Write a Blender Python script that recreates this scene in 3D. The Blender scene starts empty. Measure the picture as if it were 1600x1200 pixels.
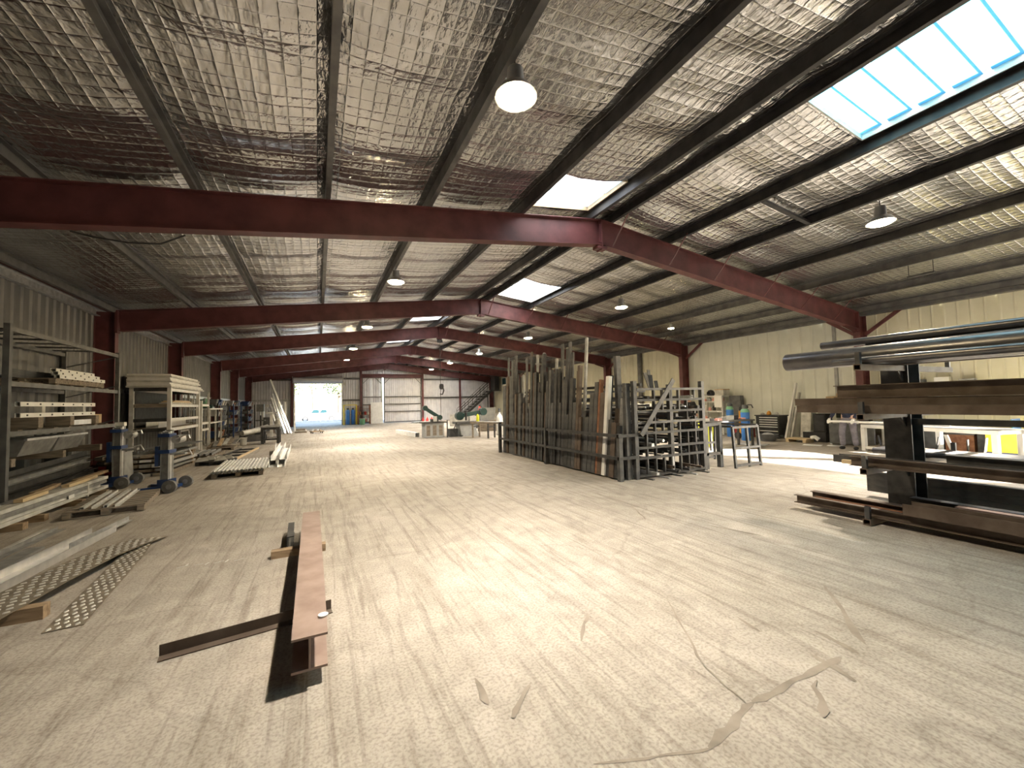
import bpy, math, random
import numpy as np
from mathutils import Vector, Matrix
random.seed(11); np.random.seed(11)
SC = bpy.context.scene
COL = SC.collection
R_ = math.radians

# ------------------------------------------------------------------ camera
cam_d = bpy.data.cameras.new('camera'); cam = bpy.data.objects.new('camera', cam_d); COL.objects.link(cam)
cam_d.sensor_width = 36.0; cam_d.lens = 631.35 / 1600 * 36.0; cam_d.clip_end = 400; cam_d.clip_start = 0.05
yaw, pitch, roll = R_(25.729), R_(2.606), R_(-1.384)
rt = Vector((math.cos(yaw), -math.sin(yaw), 0)); fw = Vector((math.sin(yaw)*math.cos(pitch), math.cos(yaw)*math.cos(pitch), math.sin(pitch)))
up = rt.cross(fw)
rt, up = rt*math.cos(roll)+up*math.sin(roll), up*math.cos(roll)-rt*math.sin(roll)
m = Matrix((( rt.x, up.x, -fw.x, 0.0), (rt.y, up.y, -fw.y, 0.0), (rt.z, up.z, -fw.z, 1.64), (0, 0, 0, 1)))
cam.matrix_world = m
SC.camera = cam

# ------------------------------------------------------------------ sky, sun, exposure
w = bpy.data.worlds.new('sky'); SC.world = w; w.use_nodes = True
nt = w.node_tree; bg = nt.nodes['Background']
sky = nt.nodes.new('ShaderNodeTexSky'); sky.sky_type = 'NISHITA'; sky.sun_disc = False
SUN_DIR = Vector((-0.64, 0.75, -0.385)).normalized()      # the way the sunlight travels
sky.sun_elevation = math.asin(-SUN_DIR.z); sky.sun_rotation = math.atan2(-SUN_DIR.x, -SUN_DIR.y)
sky.air_density = 1.0; sky.dust_density = 0.6; sky.ozone_density = 1.5
nt.links.new(sky.outputs[0], bg.inputs[0]); bg.inputs[1].default_value = 0.25
sd = bpy.data.lights.new('sun', 'SUN'); sd.energy = 14.0; sd.angle = R_(0.6); sd.color = (1.0, 0.93, 0.82)
so = bpy.data.objects.new('sun', sd); COL.objects.link(so)
so.rotation_euler = SUN_DIR.to_track_quat('-Z', 'Y').to_euler(); so.location = (30, -40, 30)
def portal(name, loc, direction, sx, sy):
    l = bpy.data.lights.new(name, 'AREA'); l.shape = 'RECTANGLE'; l.size = sx; l.size_y = sy; l.cycles.is_portal = True
    o = bpy.data.objects.new(name, l); COL.objects.link(o); o.location = loc
    o.rotation_euler = Vector(direction).to_track_quat('-Z', 'Y').to_euler()
SC.view_settings.view_transform = 'Standard'; SC.view_settings.look = 'None'; SC.view_settings.gamma = 1.0
SC.view_settings.use_curve_mapping = False
SC.view_settings.exposure = 2.1
SC.cycles.use_denoising = True
SC.cycles.max_bounces = 8; SC.cycles.diffuse_bounces = 5; SC.cycles.glossy_bounces = 4; SC.cycles.transparent_max_bounces = 12
SC.cycles.sample_clamp_indirect = 8.0; SC.cycles.caustics_reflective = False; SC.cycles.caustics_refractive = False

# ------------------------------------------------------------------ materials
MATS = {}
def mat(name, c1, c2=None, scale=6.0, rough=0.6, metal=0.0, bump=0.0, bscale=40.0, detail=6.0, stretch=None, emit=None, estr=0.0, rvar=0.0, lo=0.35, hi=0.65):
    m = bpy.data.materials.new(name); m.use_nodes = True; nt = m.node_tree; N = nt.nodes; L = nt.links
    b = N['Principled BSDF']; b.inputs['Roughness'].default_value = rough; b.inputs['Metallic'].default_value = metal
    tc = N.new('ShaderNodeTexCoord'); mp = N.new('ShaderNodeMapping'); L.new(tc.outputs['Object'], mp.inputs[0])
    if stretch: mp.inputs['Scale'].default_value = stretch
    nz = N.new('ShaderNodeTexNoise'); nz.inputs['Scale'].default_value = scale; nz.inputs['Detail'].default_value = detail
    L.new(mp.outputs[0], nz.inputs['Vector'])
    cr = N.new('ShaderNodeValToRGB'); e = cr.color_ramp.elements
    e[0].position = lo; e[1].position = hi; e[0].color = (*c1, 1); e[1].color = (*(c2 or c1), 1)
    L.new(nz.outputs['Fac'], cr.inputs[0]); L.new(cr.outputs[0], b.inputs['Base Color'])
    if rvar:
        mr = N.new('ShaderNodeMapRange'); mr.inputs['To Min'].default_value = rough-rvar; mr.inputs['To Max'].default_value = rough+rvar
        L.new(nz.outputs['Fac'], mr.inputs[0]); L.new(mr.outputs[0], b.inputs['Roughness'])
    if bump:
        n2 = N.new('ShaderNodeTexNoise'); n2.inputs['Scale'].default_value = bscale; n2.inputs['Detail'].default_value = 4
        L.new(mp.outputs[0], n2.inputs['Vector'])
        bp = N.new('ShaderNodeBump'); bp.inputs['Strength'].default_value = bump; bp.inputs['Distance'].default_value = 0.01
        L.new(n2.outputs['Fac'], bp.inputs['Height']); L.new(bp.outputs[0], b.inputs['Normal'])
    if emit:
        b.inputs['Emission Color'].default_value = (*emit, 1); b.inputs['Emission Strength'].default_value = estr
    MATS[name] = m
    return m
mat('red_oxide', (.085,.026,.028), (.145,.046,.047), 3, .55, 0, .1, 60)
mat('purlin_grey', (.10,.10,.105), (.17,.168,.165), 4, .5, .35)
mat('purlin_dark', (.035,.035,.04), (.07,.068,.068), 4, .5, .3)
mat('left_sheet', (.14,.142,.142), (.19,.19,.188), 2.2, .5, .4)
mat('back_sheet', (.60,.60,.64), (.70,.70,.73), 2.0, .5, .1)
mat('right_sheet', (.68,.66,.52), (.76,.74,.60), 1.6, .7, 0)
mat('right_sheet_pale', (.67,.69,.63), (.76,.78,.72), 1.6, .7, 0)
mat('galv', (.42,.43,.44), (.62,.63,.64), 9, .42, .7)
mat('aluminium', (.66,.67,.68), (.82,.82,.82), 8, .38, .75)
mat('alu_dull', (.25,.252,.252), (.38,.382,.38), 8, .5, .5)
mat('rack_grey', (.10,.10,.10), (.17,.17,.165), 6, .5, .3)
mat('white_paint', (.74,.74,.72), (.84,.84,.82), 5, .5)
mat('white_dusty', (.44,.437,.415), (.64,.635,.605), 5, .6)
mat('steel_dark', (.032,.032,.034), (.07,.069,.067), 7, .55, .25)
mat('steel_brown', (.085,.06,.045), (.15,.115,.09), 5, .62, .2, .08)
mat('steel_mid', (.06,.06,.064), (.115,.113,.11), 7, .5, .3)
mat('steel_pipe', (.11,.11,.125), (.17,.165,.17), 5, .30, .55, rvar=.06)
mat('steel_plate', (.27,.19,.16), (.36,.265,.225), 6, .6, .15, .05)
mat('rust', (.20,.085,.045), (.32,.15,.08), 9, .8)
mat('timber', (.22,.15,.09), (.40,.29,.18), 4, .8, 0, .2, 60, stretch=(1,6,6))
mat('timber_grey', (.17,.14,.11), (.30,.25,.195), 4, .85, 0, .2, 60, stretch=(1,6,6))
mat('blue_paint', (.012,.035,.12), (.02,.055,.18), 6, .4)
mat('gas_blue', (.05,.20,.62), (.07,.26,.72), 4, .35)
mat('gas_green', (.16,.40,.24), (.22,.48,.30), 5, .4)
mat('machine_green', (.004,.028,.027), (.008,.045,.042), 5, .4)
mat('yellow', (.80,.62,.03), (.86,.72,.06), 4, .5)
mat('hivis_yellow', (.80,.85,.03), (.88,.90,.08), 4, .6)
mat('orange', (.55,.25,.03), (.65,.32,.05), 4, .5)
mat('red_paint', (.35,.03,.03), (.45,.05,.04), 4, .4)
mat('bright_red', (.75,.05,.04), (.82,.08,.06), 4, .4)
mat('pink', (.75,.35,.30), (.80,.42,.36), 4, .5)
mat('rubber', (.02,.02,.021), (.045,.045,.045), 10, .8)
mat('rubber_grey', (.12,.12,.125), (.2,.2,.2), 10, .8)
mat('black_plastic', (.015,.015,.018), (.035,.035,.04), 6, .4)
mat('grey_panel', (.30,.31,.32), (.40,.41,.41), 5, .6)
mat('grey_dark', (.09,.095,.10), (.15,.155,.16), 5, .7)
mat('cardboard', (.42,.30,.18), (.55,.41,.26), 5, .85)
mat('cream_wood', (.55,.42,.25), (.66,.52,.33), 5, .7)
mat('skin', (.55,.33,.24), (.62,.39,.29), 8, .5)
mat('hair', (.03,.02,.015), (.06,.04,.03), 30, .7)
mat('cloth_navy', (.012,.017,.04), (.03,.035,.07), 12, .9, 0, .2, 60)
mat('cloth_grey', (.18,.17,.21), (.27,.26,.31), 10, .9, 0, .3, 40)
mat('cloth_black', (.012,.012,.013), (.03,.03,.03), 10, .9)
mat('cloth_teal', (.10,.50,.45), (.16,.60,.52), 10, .9)
mat('glove', (.72,.72,.70), (.82,.82,.80), 12, .9)
mat('paper_white', (.80,.80,.78), (.86,.86,.84), 5, .8)
mat('plastic_wrap', (.50,.49,.46), (.75,.74,.70), 6, .3, 0, .6, 10)
mat('leaf', (.16,.20,.11), (.30,.34,.20), 3, .7)
mat('bark', (.10,.075,.055), (.18,.14,.10), 9, .9)
mat('car_white', (.75,.77,.78), None, 3, .25)
mat('car_glass', (.02,.05,.06), None, 3, .08)
mat('lamp_shell', (.30,.30,.31), (.42,.42,.42), 5, .4, .6)
mat('lamp_glow', (1,.85,.6), None, 3, .5, emit=(1.0,.78,.45), estr=110.0)
mat('screen_off', (.01,.012,.016), None, 3, .15)
mat('dirt_outside', (.36,.31,.25), (.46,.41,.34), 1.5, .9)

def foil_mat():
    m = bpy.data.materials.new('foil'); m.use_nodes = True; nt = m.node_tree; N = nt.nodes; L = nt.links
    b = N['Principled BSDF']; b.inputs['Metallic'].default_value = .95; b.inputs['Roughness'].default_value = .24
    g = N.new('ShaderNodeNewGeometry')
    nz = N.new('ShaderNodeTexNoise'); nz.inputs['Scale'].default_value = .9; nz.inputs['Detail'].default_value = 6
    L.new(g.outputs['Position'], nz.inputs['Vector'])
    cr = N.new('ShaderNodeValToRGB'); cr.color_ramp.elements[0].position = .3; cr.color_ramp.elements[1].position = .7
    cr.color_ramp.elements[0].color = (.47,.476,.485,1); cr.color_ramp.elements[1].color = (.65,.657,.668,1)
    L.new(nz.outputs['Fac'], cr.inputs[0]); L.new(cr.outputs[0], b.inputs['Base Color'])
    n2 = N.new('ShaderNodeTexNoise'); n2.inputs['Scale'].default_value = 16; n2.inputs['Detail'].default_value = 3
    mp = N.new('ShaderNodeMapping'); mp.inputs['Scale'].default_value = (1.0, .55, 1); L.new(g.outputs['Position'], mp.inputs[0]); L.new(mp.outputs[0], n2.inputs['Vector'])
    # stitched grid of the reinforced foil
    sep = N.new('ShaderNodeSeparateXYZ'); L.new(g.outputs['Position'], sep.inputs[0])
    def rib(axis):
        mu = N.new('ShaderNodeMath'); mu.operation = 'MULTIPLY'; mu.inputs[1].default_value = math.pi/.15; L.new(sep.outputs[axis], mu.inputs[0])
        s = N.new('ShaderNodeMath'); s.operation = 'SINE'; L.new(mu.outputs[0], s.inputs[0])
        a = N.new('ShaderNodeMath'); a.operation = 'ABSOLUTE'; L.new(s.outputs[0], a.inputs[0])
        p = N.new('ShaderNodeMath'); p.operation = 'POWER'; p.inputs[1].default_value = .35; L.new(a.outputs[0], p.inputs[0]); return p
    r1, r2 = rib('X'), rib('Y')
    ad = N.new('ShaderNodeMath'); ad.operation = 'MULTIPLY'; L.new(r1.outputs[0], ad.inputs[0]); L.new(r2.outputs[0], ad.inputs[1])
    a2 = N.new('ShaderNodeMath'); a2.operation = 'MULTIPLY_ADD'; a2.inputs[1].default_value = -.6; L.new(ad.outputs[0], a2.inputs[0]); L.new(n2.outputs['Fac'], a2.inputs[2])
    bp = N.new('ShaderNodeBump'); bp.inputs['Strength'].default_value = .8; bp.inputs['Distance'].default_value = .022
    L.new(a2.outputs[0], bp.inputs['Height']); L.new(bp.outputs[0], b.inputs['Normal'])
    MATS['foil'] = m
foil_mat()

def sheet_mat(name, tint, frac):
    m = bpy.data.materials.new(name); m.use_nodes = True; nt = m.node_tree; N = nt.nodes; L = nt.links
    N.remove(N['Principled BSDF']); o = N['Material Output']
    t = N.new('ShaderNodeBsdfTransparent'); t.inputs[0].default_value = (*tint, 1)
    tr = N.new('ShaderNodeBsdfTranslucent'); tr.inputs[0].default_value = (*tint, 1)
    mx = N.new('ShaderNodeMixShader'); mx.inputs[0].default_value = frac
    L.new(t.outputs[0], mx.inputs[1]); L.new(tr.outputs[0], mx.inputs[2]); L.new(mx.outputs[0], o.inputs[0])
    MATS[name] = m
sheet_mat('polycarbonate', (.12,.36,.41), 1.0)
sheet_mat('fibreglass', (.97,.96,.92), 1.0)

def floor_mat():
    m = bpy.data.materials.new('concrete'); m.use_nodes = True; nt = m.node_tree; N = nt.nodes; L = nt.links
    b = N['Principled BSDF']; b.inputs['Roughness'].default_value = .72; b.inputs['Specular IOR Level'].default_value = .3
    tc = N.new('ShaderNodeTexCoord')
    def noise(scale, detail=6, st=None, rot=0, dist=0.0):
        mp = N.new('ShaderNodeMapping'); L.new(tc.outputs['Object'], mp.inputs[0])
        if st: mp.inputs['Scale'].default_value = st
        mp.inputs['Rotation'].default_value = (0, 0, rot)
        n = N.new('ShaderNodeTexNoise'); n.inputs['Scale'].default_value = scale; n.inputs['Detail'].default_value = detail
        n.inputs['Distortion'].default_value = dist
        L.new(mp.outputs[0], n.inputs['Vector']); return n
    def ramp(n, p0, p1, c0, c1):
        r = N.new('ShaderNodeValToRGB'); r.color_ramp.elements[0].position = p0; r.color_ramp.elements[1].position = p1
        r.color_ramp.elements[0].color = (*c0, 1); r.color_ramp.elements[1].color = (*c1, 1); L.new(n.outputs[0], r.inputs[0]); return r
    def mult(a, bb, fac=1.0):
        mx = N.new('ShaderNodeMixRGB'); mx.blend_type = 'MULTIPLY'; mx.inputs[0].default_value = fac
        L.new(a.outputs[0], mx.inputs[1]); L.new(bb.outputs[0], mx.inputs[2]); return mx
    base = ramp(noise(.45, 8), .3, .7, (.385,.35,.30), (.54,.495,.435))
    mid = ramp(noise(4, 8, None, 0, .6), .35, .68, (.80,.79,.78), (1,1,1))
    grit = ramp(noise(55, 4), .36, .55, (.66,.64,.62), (1,1,1))
    # tyre tracks: long streaks, mostly along the hall, some sweeping across
    t1 = ramp(noise(3.0, 8, (5.0,.22,1), R_(-6), .9), .37, .44, (.70,.68,.66), (1,1,1))
    t2 = ramp(noise(1.6, 8, (4.0,.35,1), R_(-34), 1.6), .36, .43, (.70,.68,.66), (1,1,1))
    t3 = ramp(noise(11, 5, (1.0,.05,1), R_(-10), .25), .40, .47, (.82,.80,.78), (1,1,1))
    c = mult(mult(mult(mult(mult(base, mid), grit, .8), t1, .6), t2, .6), t3, .55)
    # fine meandering cracks
    vm = N.new('ShaderNodeMapping'); L.new(tc.outputs['Object'], vm.inputs[0])
    nd = noise(1.7, 4); ma = N.new('ShaderNodeMixRGB'); ma.blend_type = 'ADD'; ma.inputs[0].default_value = .5
    L.new(vm.outputs[0], ma.inputs[1]); L.new(nd.outputs['Color'], ma.inputs[2])
    vo = N.new('ShaderNodeTexVoronoi'); vo.feature = 'DISTANCE_TO_EDGE'; vo.inputs['Scale'].default_value = .36; L.new(ma.outputs[0], vo.inputs['Vector'])
    vr = ramp(vo, .002, .008, (.55,.52,.50), (1,1,1)); c = mult(c, vr, .3)
    L.new(c.outputs[0], b.inputs['Base Color'])
    bp = N.new('ShaderNodeBump'); bp.inputs['Strength'].default_value = .35; bp.inputs['Distance'].default_value = .008
    nb = noise(38, 5); L.new(nb.outputs['Fac'], bp.inputs['Height']); L.new(bp.outputs[0], b.inputs['Normal'])
    MATS['concrete'] = m
floor_mat()
mat('floor_stain', (.20,.17,.135), (.32,.275,.225), 5, .8)
mat('tread', (.72,.70,.65), (.85,.83,.78), 8, .3, .4)
mat('tread_base', (.20,.17,.13), (.34,.29,.22), 10, .5, .4)

# ------------------------------------------------------------------ mesh helpers
def V(*a): return Vector(a)
class MB:
    def __init__(s): s.v = []; s.f = []
    def add(s, vs, fs):
        o = len(s.v); s.v += [tuple(x) for x in vs]; s.f += [tuple(i+o for i in f) for f in fs]; return s
    def box(s, x0, x1, y0, y1, z0, z1):
        return s.add([(x0,y0,z0),(x1,y0,z0),(x1,y1,z0),(x0,y1,z0),(x0,y0,z1),(x1,y0,z1),(x1,y1,z1),(x0,y1,z1)],
                     [(0,3,2,1),(4,5,6,7),(0,1,5,4),(1,2,6,5),(2,3,7,6),(3,0,4,7)])
    def frame(s, p, q, upv=None):
        p, q = Vector(p), Vector(q); d = (q-p).normalized()
        u = Vector(upv) if upv else (V(0,0,1) if abs(d.z) < .95 else V(0,1,0))
        sd = d.cross(u).normalized(); u = sd.cross(d).normalized(); return p, q, sd, u
    def prism(s, prof, p, q, upv=None):
        p, q, sd, u = s.frame(p, q, upv); n = len(prof)
        vs = [p+sd*a+u*b for a, b in prof]+[q+sd*a+u*b for a, b in prof]
        fs = [(i, (i+1) % n, n+(i+1) % n, n+i) for i in range(n)]+[tuple(range(n))[::-1], tuple(range(n, 2*n))]
        return s.add(vs, fs)
    def hollow(s, outer, inner, p, q, upv=None):
        p, q, sd, u = s.frame(p, q, upv); n = len(outer); vs = []
        for c in (p, q):
            for pr in (outer, inner): vs += [c+sd*a+u*b for a, b in pr]
        fs = []
        for i in range(n):
            j = (i+1) % n
            fs += [(i, j, 2*n+j, 2*n+i), (n+j, n+i, 3*n+i, 3*n+j), (j, i, n+i, n+j), (2*n+i, 2*n+j, 3*n+j, 3*n+i)]
        return s.add(vs, fs)
    def bar(s, p, q, w, h, upv=None): return s.prism([(-w/2,-h/2),(w/2,-h/2),(w/2,h/2),(-w/2,h/2)], p, q, upv)
    def cyl(s, p, q, r, r2=None, n=12):
        p, q, sd, u = s.frame(p, q); r2 = r if r2 is None else r2
        a = [2*math.pi*i/n for i in range(n)]
        vs = [p+sd*(r*math.cos(t))+u*(r*math.sin(t)) for t in a]+[q+sd*(r2*math.cos(t))+u*(r2*math.sin(t)) for t in a]
        return s.add(vs, [(i, (i+1) % n, n+(i+1) % n, n+i) for i in range(n)]+[tuple(range(n))[::-1], tuple(range(n, 2*n))])
    def tube(s, pts, r, n=8):
        pts = [Vector(p) for p in pts]; rings = []; prev = None
        for i, p in enumerate(pts):
            d = (pts[min(i+1, len(pts)-1)]-pts[max(i-1, 0)]).normalized()
            u = prev if prev is not None else (V(0,0,1) if abs(d.z) < .9 else V(1,0,0))
            sd = d.cross(u).normalized(); u = sd.cross(d).normalized(); prev = u
            rings.append([p+sd*(r*math.cos(2*math.pi*k/n))+u*(r*math.sin(2*math.pi*k/n)) for k in range(n)])
        vs = [x for rg in rings for x in rg]; fs = []
        for i in range(len(rings)-1):
            for k in range(n): fs.append((i*n+k, i*n+(k+1) % n, (i+1)*n+(k+1) % n, (i+1)*n+k))
        fs += [tuple(range(n))[::-1], tuple(range(len(vs)-n, len(vs)))]
        return s.add(vs, fs)
    def lathe(s, prof, c=(0,0,0), n=16):
        vs = []; fs = []
        for r, z in prof: vs += [(c[0]+r*math.cos(2*math.pi*k/n), c[1]+r*math.sin(2*math.pi*k/n), c[2]+z) for k in range(n)]
        for i in range(len(prof)-1):
            for k in range(n): fs.append((i*n+k, i*n+(k+1) % n, (i+1)*n+(k+1) % n, (i+1)*n+k))
        fs += [tuple(range(n))[::-1], tuple(range(len(vs)-n, len(vs)))]
        return s.add(vs, fs)
    def data(s, name, m, smooth=False):
        me = bpy.data.meshes.new(name); me.from_pydata(s.v, [], s.f)
        me.materials.append(MATS[m])
        if smooth: me.polygons.foreach_set('use_smooth', [True]*len(me.polygons))
        me.update(); return me
    def build(s, name, m, parent=None, smooth=False, loc=None):
        o = bpy.data.objects.new(name, s.data(name, m, smooth)); COL.objects.link(o)
        if smooth:
            try: o.data.set_sharp_from_angle(angle=R_(40))
            except Exception: pass
        if parent is not None: o.parent = parent
        if loc is not None: o.location = loc
        return o
def tag(o, label, cat, group=None):
    o['label'] = label; o['category'] = cat
    if group: o['group'] = group
    return o
def thing(name, label, cat, loc=(0,0,0), rotz=0.0, group=None):
    o = bpy.data.objects.new(name, None); COL.objects.link(o); o.location = loc; o.rotation_euler = (0, 0, rotz); o.empty_display_size = .2
    return tag(o, label, cat, group)
def struct(o, label=None):
    o['kind'] = 'structure'
    if label: o['label'] = label
    return o
def empty(name):
    o = bpy.data.objects.new(name, None); COL.objects.link(o); return o
def inst(me, name, parent=None, loc=(0,0,0), rot=(0,0,0)):
    o = bpy.data.objects.new(name, me); COL.objects.link(o); o.location = loc; o.rotation_euler = rot
    if parent is not None: o.parent = parent
    return o
def dup(root, loc, rotz, label, group=None):
    r = root.copy(); COL.objects.link(r); r.location = loc; r.rotation_euler = (0, 0, rotz); r['label'] = label
    if group: r['group'] = group
    for ch in list(root.children):
        c = ch.copy(); COL.objects.link(c); c.parent = r
        for g in list(ch.children):
            d = g.copy(); COL.objects.link(d); d.parent = c
    return r
def rect(w, h): return [(-w/2,-h/2),(w/2,-h/2),(w/2,h/2),(-w/2,h/2)]
def circ(r, n=20): return [(r*math.cos(2*math.pi*i/n), r*math.sin(2*math.pi*i/n)) for i in range(n)]
def i_prof(w, h, tf, tw): return [(-w/2,-h/2),(w/2,-h/2),(w/2,-h/2+tf),(tw/2,-h/2+tf),(tw/2,h/2-tf),(w/2,h/2-tf),(w/2,h/2),(-w/2,h/2),(-w/2,h/2-tf),(-tw/2,h/2-tf),(-tw/2,-h/2+tf),(-w/2,-h/2+tf)]
def c_prof(w, h, t): return [(-w/2,-h/2),(w/2,-h/2),(w/2,-h/2+t),(-w/2+t,-h/2+t),(-w/2+t,h/2-t),(w/2,h/2-t),(w/2,h/2),(-w/2,h/2)]   # back at -side
def u_prof(w, h, t): return [(-w/2,h/2),(-w/2,-h/2),(w/2,-h/2),(w/2,h/2),(w/2-t,h/2),(w/2-t,-h/2+t),(-w/2+t,-h/2+t),(-w/2+t,h/2)][::-1]
def l_prof(w, h, t): return [(-w/2,-h/2),(w/2,-h/2),(w/2,-h/2+t),(-w/2+t,-h/2+t),(-w/2+t,h/2),(-w/2,h/2)]
ORD = 'first second third fourth fifth sixth seventh eighth ninth tenth eleventh twelfth thirteenth fourteenth fifteenth sixteenth seventeenth eighteenth nineteenth twentieth'.split()
TENS = {20:'twenty', 30:'thirty', 40:'forty', 50:'fifty', 60:'sixty'}
def ordn(i):
    if i < 20: return ORD[i]
    n = i+1; t = n//10*10; u = n % 10
    return TENS[t]+'-'+ORD[u-1] if u else {30:'thirtieth', 40:'fortieth', 50:'fiftieth', 60:'sixtieth'}[t]
def member(name, label, cat, kind, dims, p, q, m, group=None, upv=None, parent=None):
    """One rolled or folded section from p to q: its own object with its origin at p."""
    p, q = Vector(p), Vector(q); z = Vector((0,0,0)); d = q-p; b = MB()
    if kind == 'flat': b.prism(rect(*dims), z, d, upv)
    elif kind == 'I': b.prism(i_prof(*dims), z, d, upv)
    elif kind == 'C': b.prism(c_prof(*dims), z, d, upv)
    elif kind == 'U': b.prism(u_prof(*dims), z, d, upv)
    elif kind == 'L': b.prism(l_prof(*dims), z, d, upv)
    elif kind == 'box': b.hollow(rect(dims[0], dims[1]), rect(dims[0]-2*dims[2], dims[1]-2*dims[2]), z, d, upv)
    elif kind == 'pipe': b.hollow(circ(dims[0], 24), circ(dims[0]-dims[1], 24), z, d, upv)
    elif kind == 'rod': b.cyl(z, d, dims[0], n=8)
    o = b.build(name, m, parent, smooth=kind in ('pipe', 'rod'), loc=p)
    if label: tag(o, label, cat, group)
    return o
STAINS = [((1.12,1.57),(1.42,1.46),5,.01,.012,.02),((1.42,1.46),(1.66,1.385),5,.012,.02,.03),((1.65,1.39),(2.10,1.48),9,.014,.05,.045),((2.10,1.48),(2.95,1.475),12,.014,.04,.035),((3.96,2.08),(3.23,1.47),9,.015,.03,.045),((3.12,1.70),(3.08,1.43),6,.01,.03,.05),((2.82,1.58),(2.77,1.32),6,.01,.03,.05),
 ((1.87,2.63),(1.61,2.37),6,.015,.03,.02),((2.81,2.07),(2.77,1.87),5,.01,.02,.03),((4.5,3.72),(4.71,3.1),6,.015,.02,.04),((.84,2.36),(.83,2.12),5,.01,.02,.05),((1.11,2.16),(.91,1.98),6,.012,.02,.04),((2.57,1.42),(2.32,1.26),6,.02,.03,.05),((4.36,4.93),(4.03,4.26),6,.02,.02,.03),((2.58,2.53),(2.13,1.81),10,.012,.010,.014),((2.13,1.81),(2.06,1.5),6,.01,.012,.012)]

# ================================================================== the hall
XL, XW, XR, Y0, YB = -5.35, 16.75, 5.67, -7.2, 39.6
ZR, SL = 5.64, .1195
def raf(x): return ZR-SL*abs(x-XR)            # top of the rafters
FR = [-6.7, .25, 7.09, 14.40, 20.30, 27.44, 33.02, 39.20]
PUR = [-5.05, -3.25, -1.58, .16, 1.82, 3.70, 5.42, 5.95, 7.72, 9.30, 11.30, 13.05, 14.80, 16.45]
SKY = [(6.05, 7.62, -3.0, 3.10, 'polycarbonate'), (3.86, 5.30, 5.75, 7.0, 'fibreglass'), (6.05, 7.62, 11.7, 13.9, 'fibreglass'), (3.86, 5.30, 17.2, 19.2, 'fibreglass'), (7.82, 9.20, 21.6, 24.0, 'fibreglass'), (3.86, 5.30, 24.0, 26.4, 'fibreglass'), (7.82, 9.20, 29.4, 31.8, 'fibreglass'), (3.86, 5.30, 30.2, 32.2, 'fibreglass'), (6.05, 7.62, 35.0, 37.6, 'fibreglass'), (11.4, 12.95, 34.6, 37.4, 'fibreglass')]
DOORR = (-4.2, 3.0, 4.10)                      # loading doorway in the wall on the pipe rack's side: y0, y1, height

fl = struct(empty('floor'))
b = MB().box(XL-.3, XW+.3, Y0-.3, YB+.3, -.3, 0); b.build('slab', 'concrete', fl)
# long stains and scrapes lying on the slab
def stain(pts, wds, k):
    L, Rr = [], []
    for i, (x, y) in enumerate(pts):
        a = Vector(pts[max(i-1,0)]); c = Vector(pts[min(i+1,len(pts)-1)]); d = (c-a).normalized(); n = Vector((-d.y, d.x)); h = wds[i]/2; zz = .0008+.00025*k
        L.append((x+n.x*h, y+n.y*h, zz)); Rr.append((x-n.x*h, y-n.y*h, zz))
    n = len(pts); vs = L+Rr+[(x, y, 0) for x, y, _ in L]+[(x, y, 0) for x, y, _ in Rr]
    fs = [(i, n+i, n+i+1, i+1) for i in range(n-1)]
    return MB().add(vs[:2*n], fs).build('floor_stain', 'floor_stain', fl)
def rough_line(a, c, n, jit, w0, w1):
    pts = []; ws = []
    for i in range(n):
        t = i/(n-1); pts.append((a[0]+(c[0]-a[0])*t+random.uniform(-jit, jit), a[1]+(c[1]-a[1])*t+random.uniform(-jit, jit)))
        ws.append((w0+(w1-w0)*t)*random.uniform(.6, 1.3)*(.35 if i in (0, n-1) else 1))
    return pts, ws
for a, c, n, j, w0, w1 in STAINS if 'STAINS' in globals() else []:
    STK = globals().get('STK', 0)+1; stain(*rough_line(a, c, n, j*.7, w0, w1), STK)

# faint chalk strokes left on the slab
for i, (x, y, a, l) in enumerate([(-1.33,5.40,.3,.10),(-1.26,5.42,1.4,.07),(-1.18,5.40,.2,.08),(-1.08,5.36,1.2,.07),(-1.00,5.36,.5,.09),(-.90,5.34,1.3,.07),(-.82,5.33,.4,.10)]):
    d = Vector((math.cos(a), math.sin(a), 0))*l; MB().bar((x, y, .0006), Vector((x, y, .0006))+d, .012, .0012).build('chalk_stroke', 'white_dusty', fl)

# ---- corrugated sheets
def sheet_data(name, u0, u1, period, depth, zb, zt, m, flat=.55):
    """Trapezoidal sheet in the u-z plane, ribs towards +y; zb/zt functions of u."""
    us = []; u = u0
    k0 = math.floor(u0/period)
    for k in range(k0, math.ceil(u1/period)+1):
        for f, h in ((0, 0), (flat, 0), (flat+.12, 1), (.88, 1)):
            us.append((k*period+f*period, h*depth))
    us = [(a, h) for a, h in us if u0 < a < u1]
    us = [(u0, us[0][1] if us else 0)]+us+[(u1, us[-1][1] if us else 0)]
    vs = []
    for a, h in us: vs += [(a, h, zb(a)), (a, h, zt(a))]
    fs = [(2*i, 2*i+2, 2*i+3, 2*i+1) for i in range(len(us)-1)]
    return MB().add(vs, fs).data(name, m)
def rotsheet(side):  # u axis -> world Y, ribs towards the room
    return (0, 0, R_(90)) if side == 'R' else (0, 0, R_(90))
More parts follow.
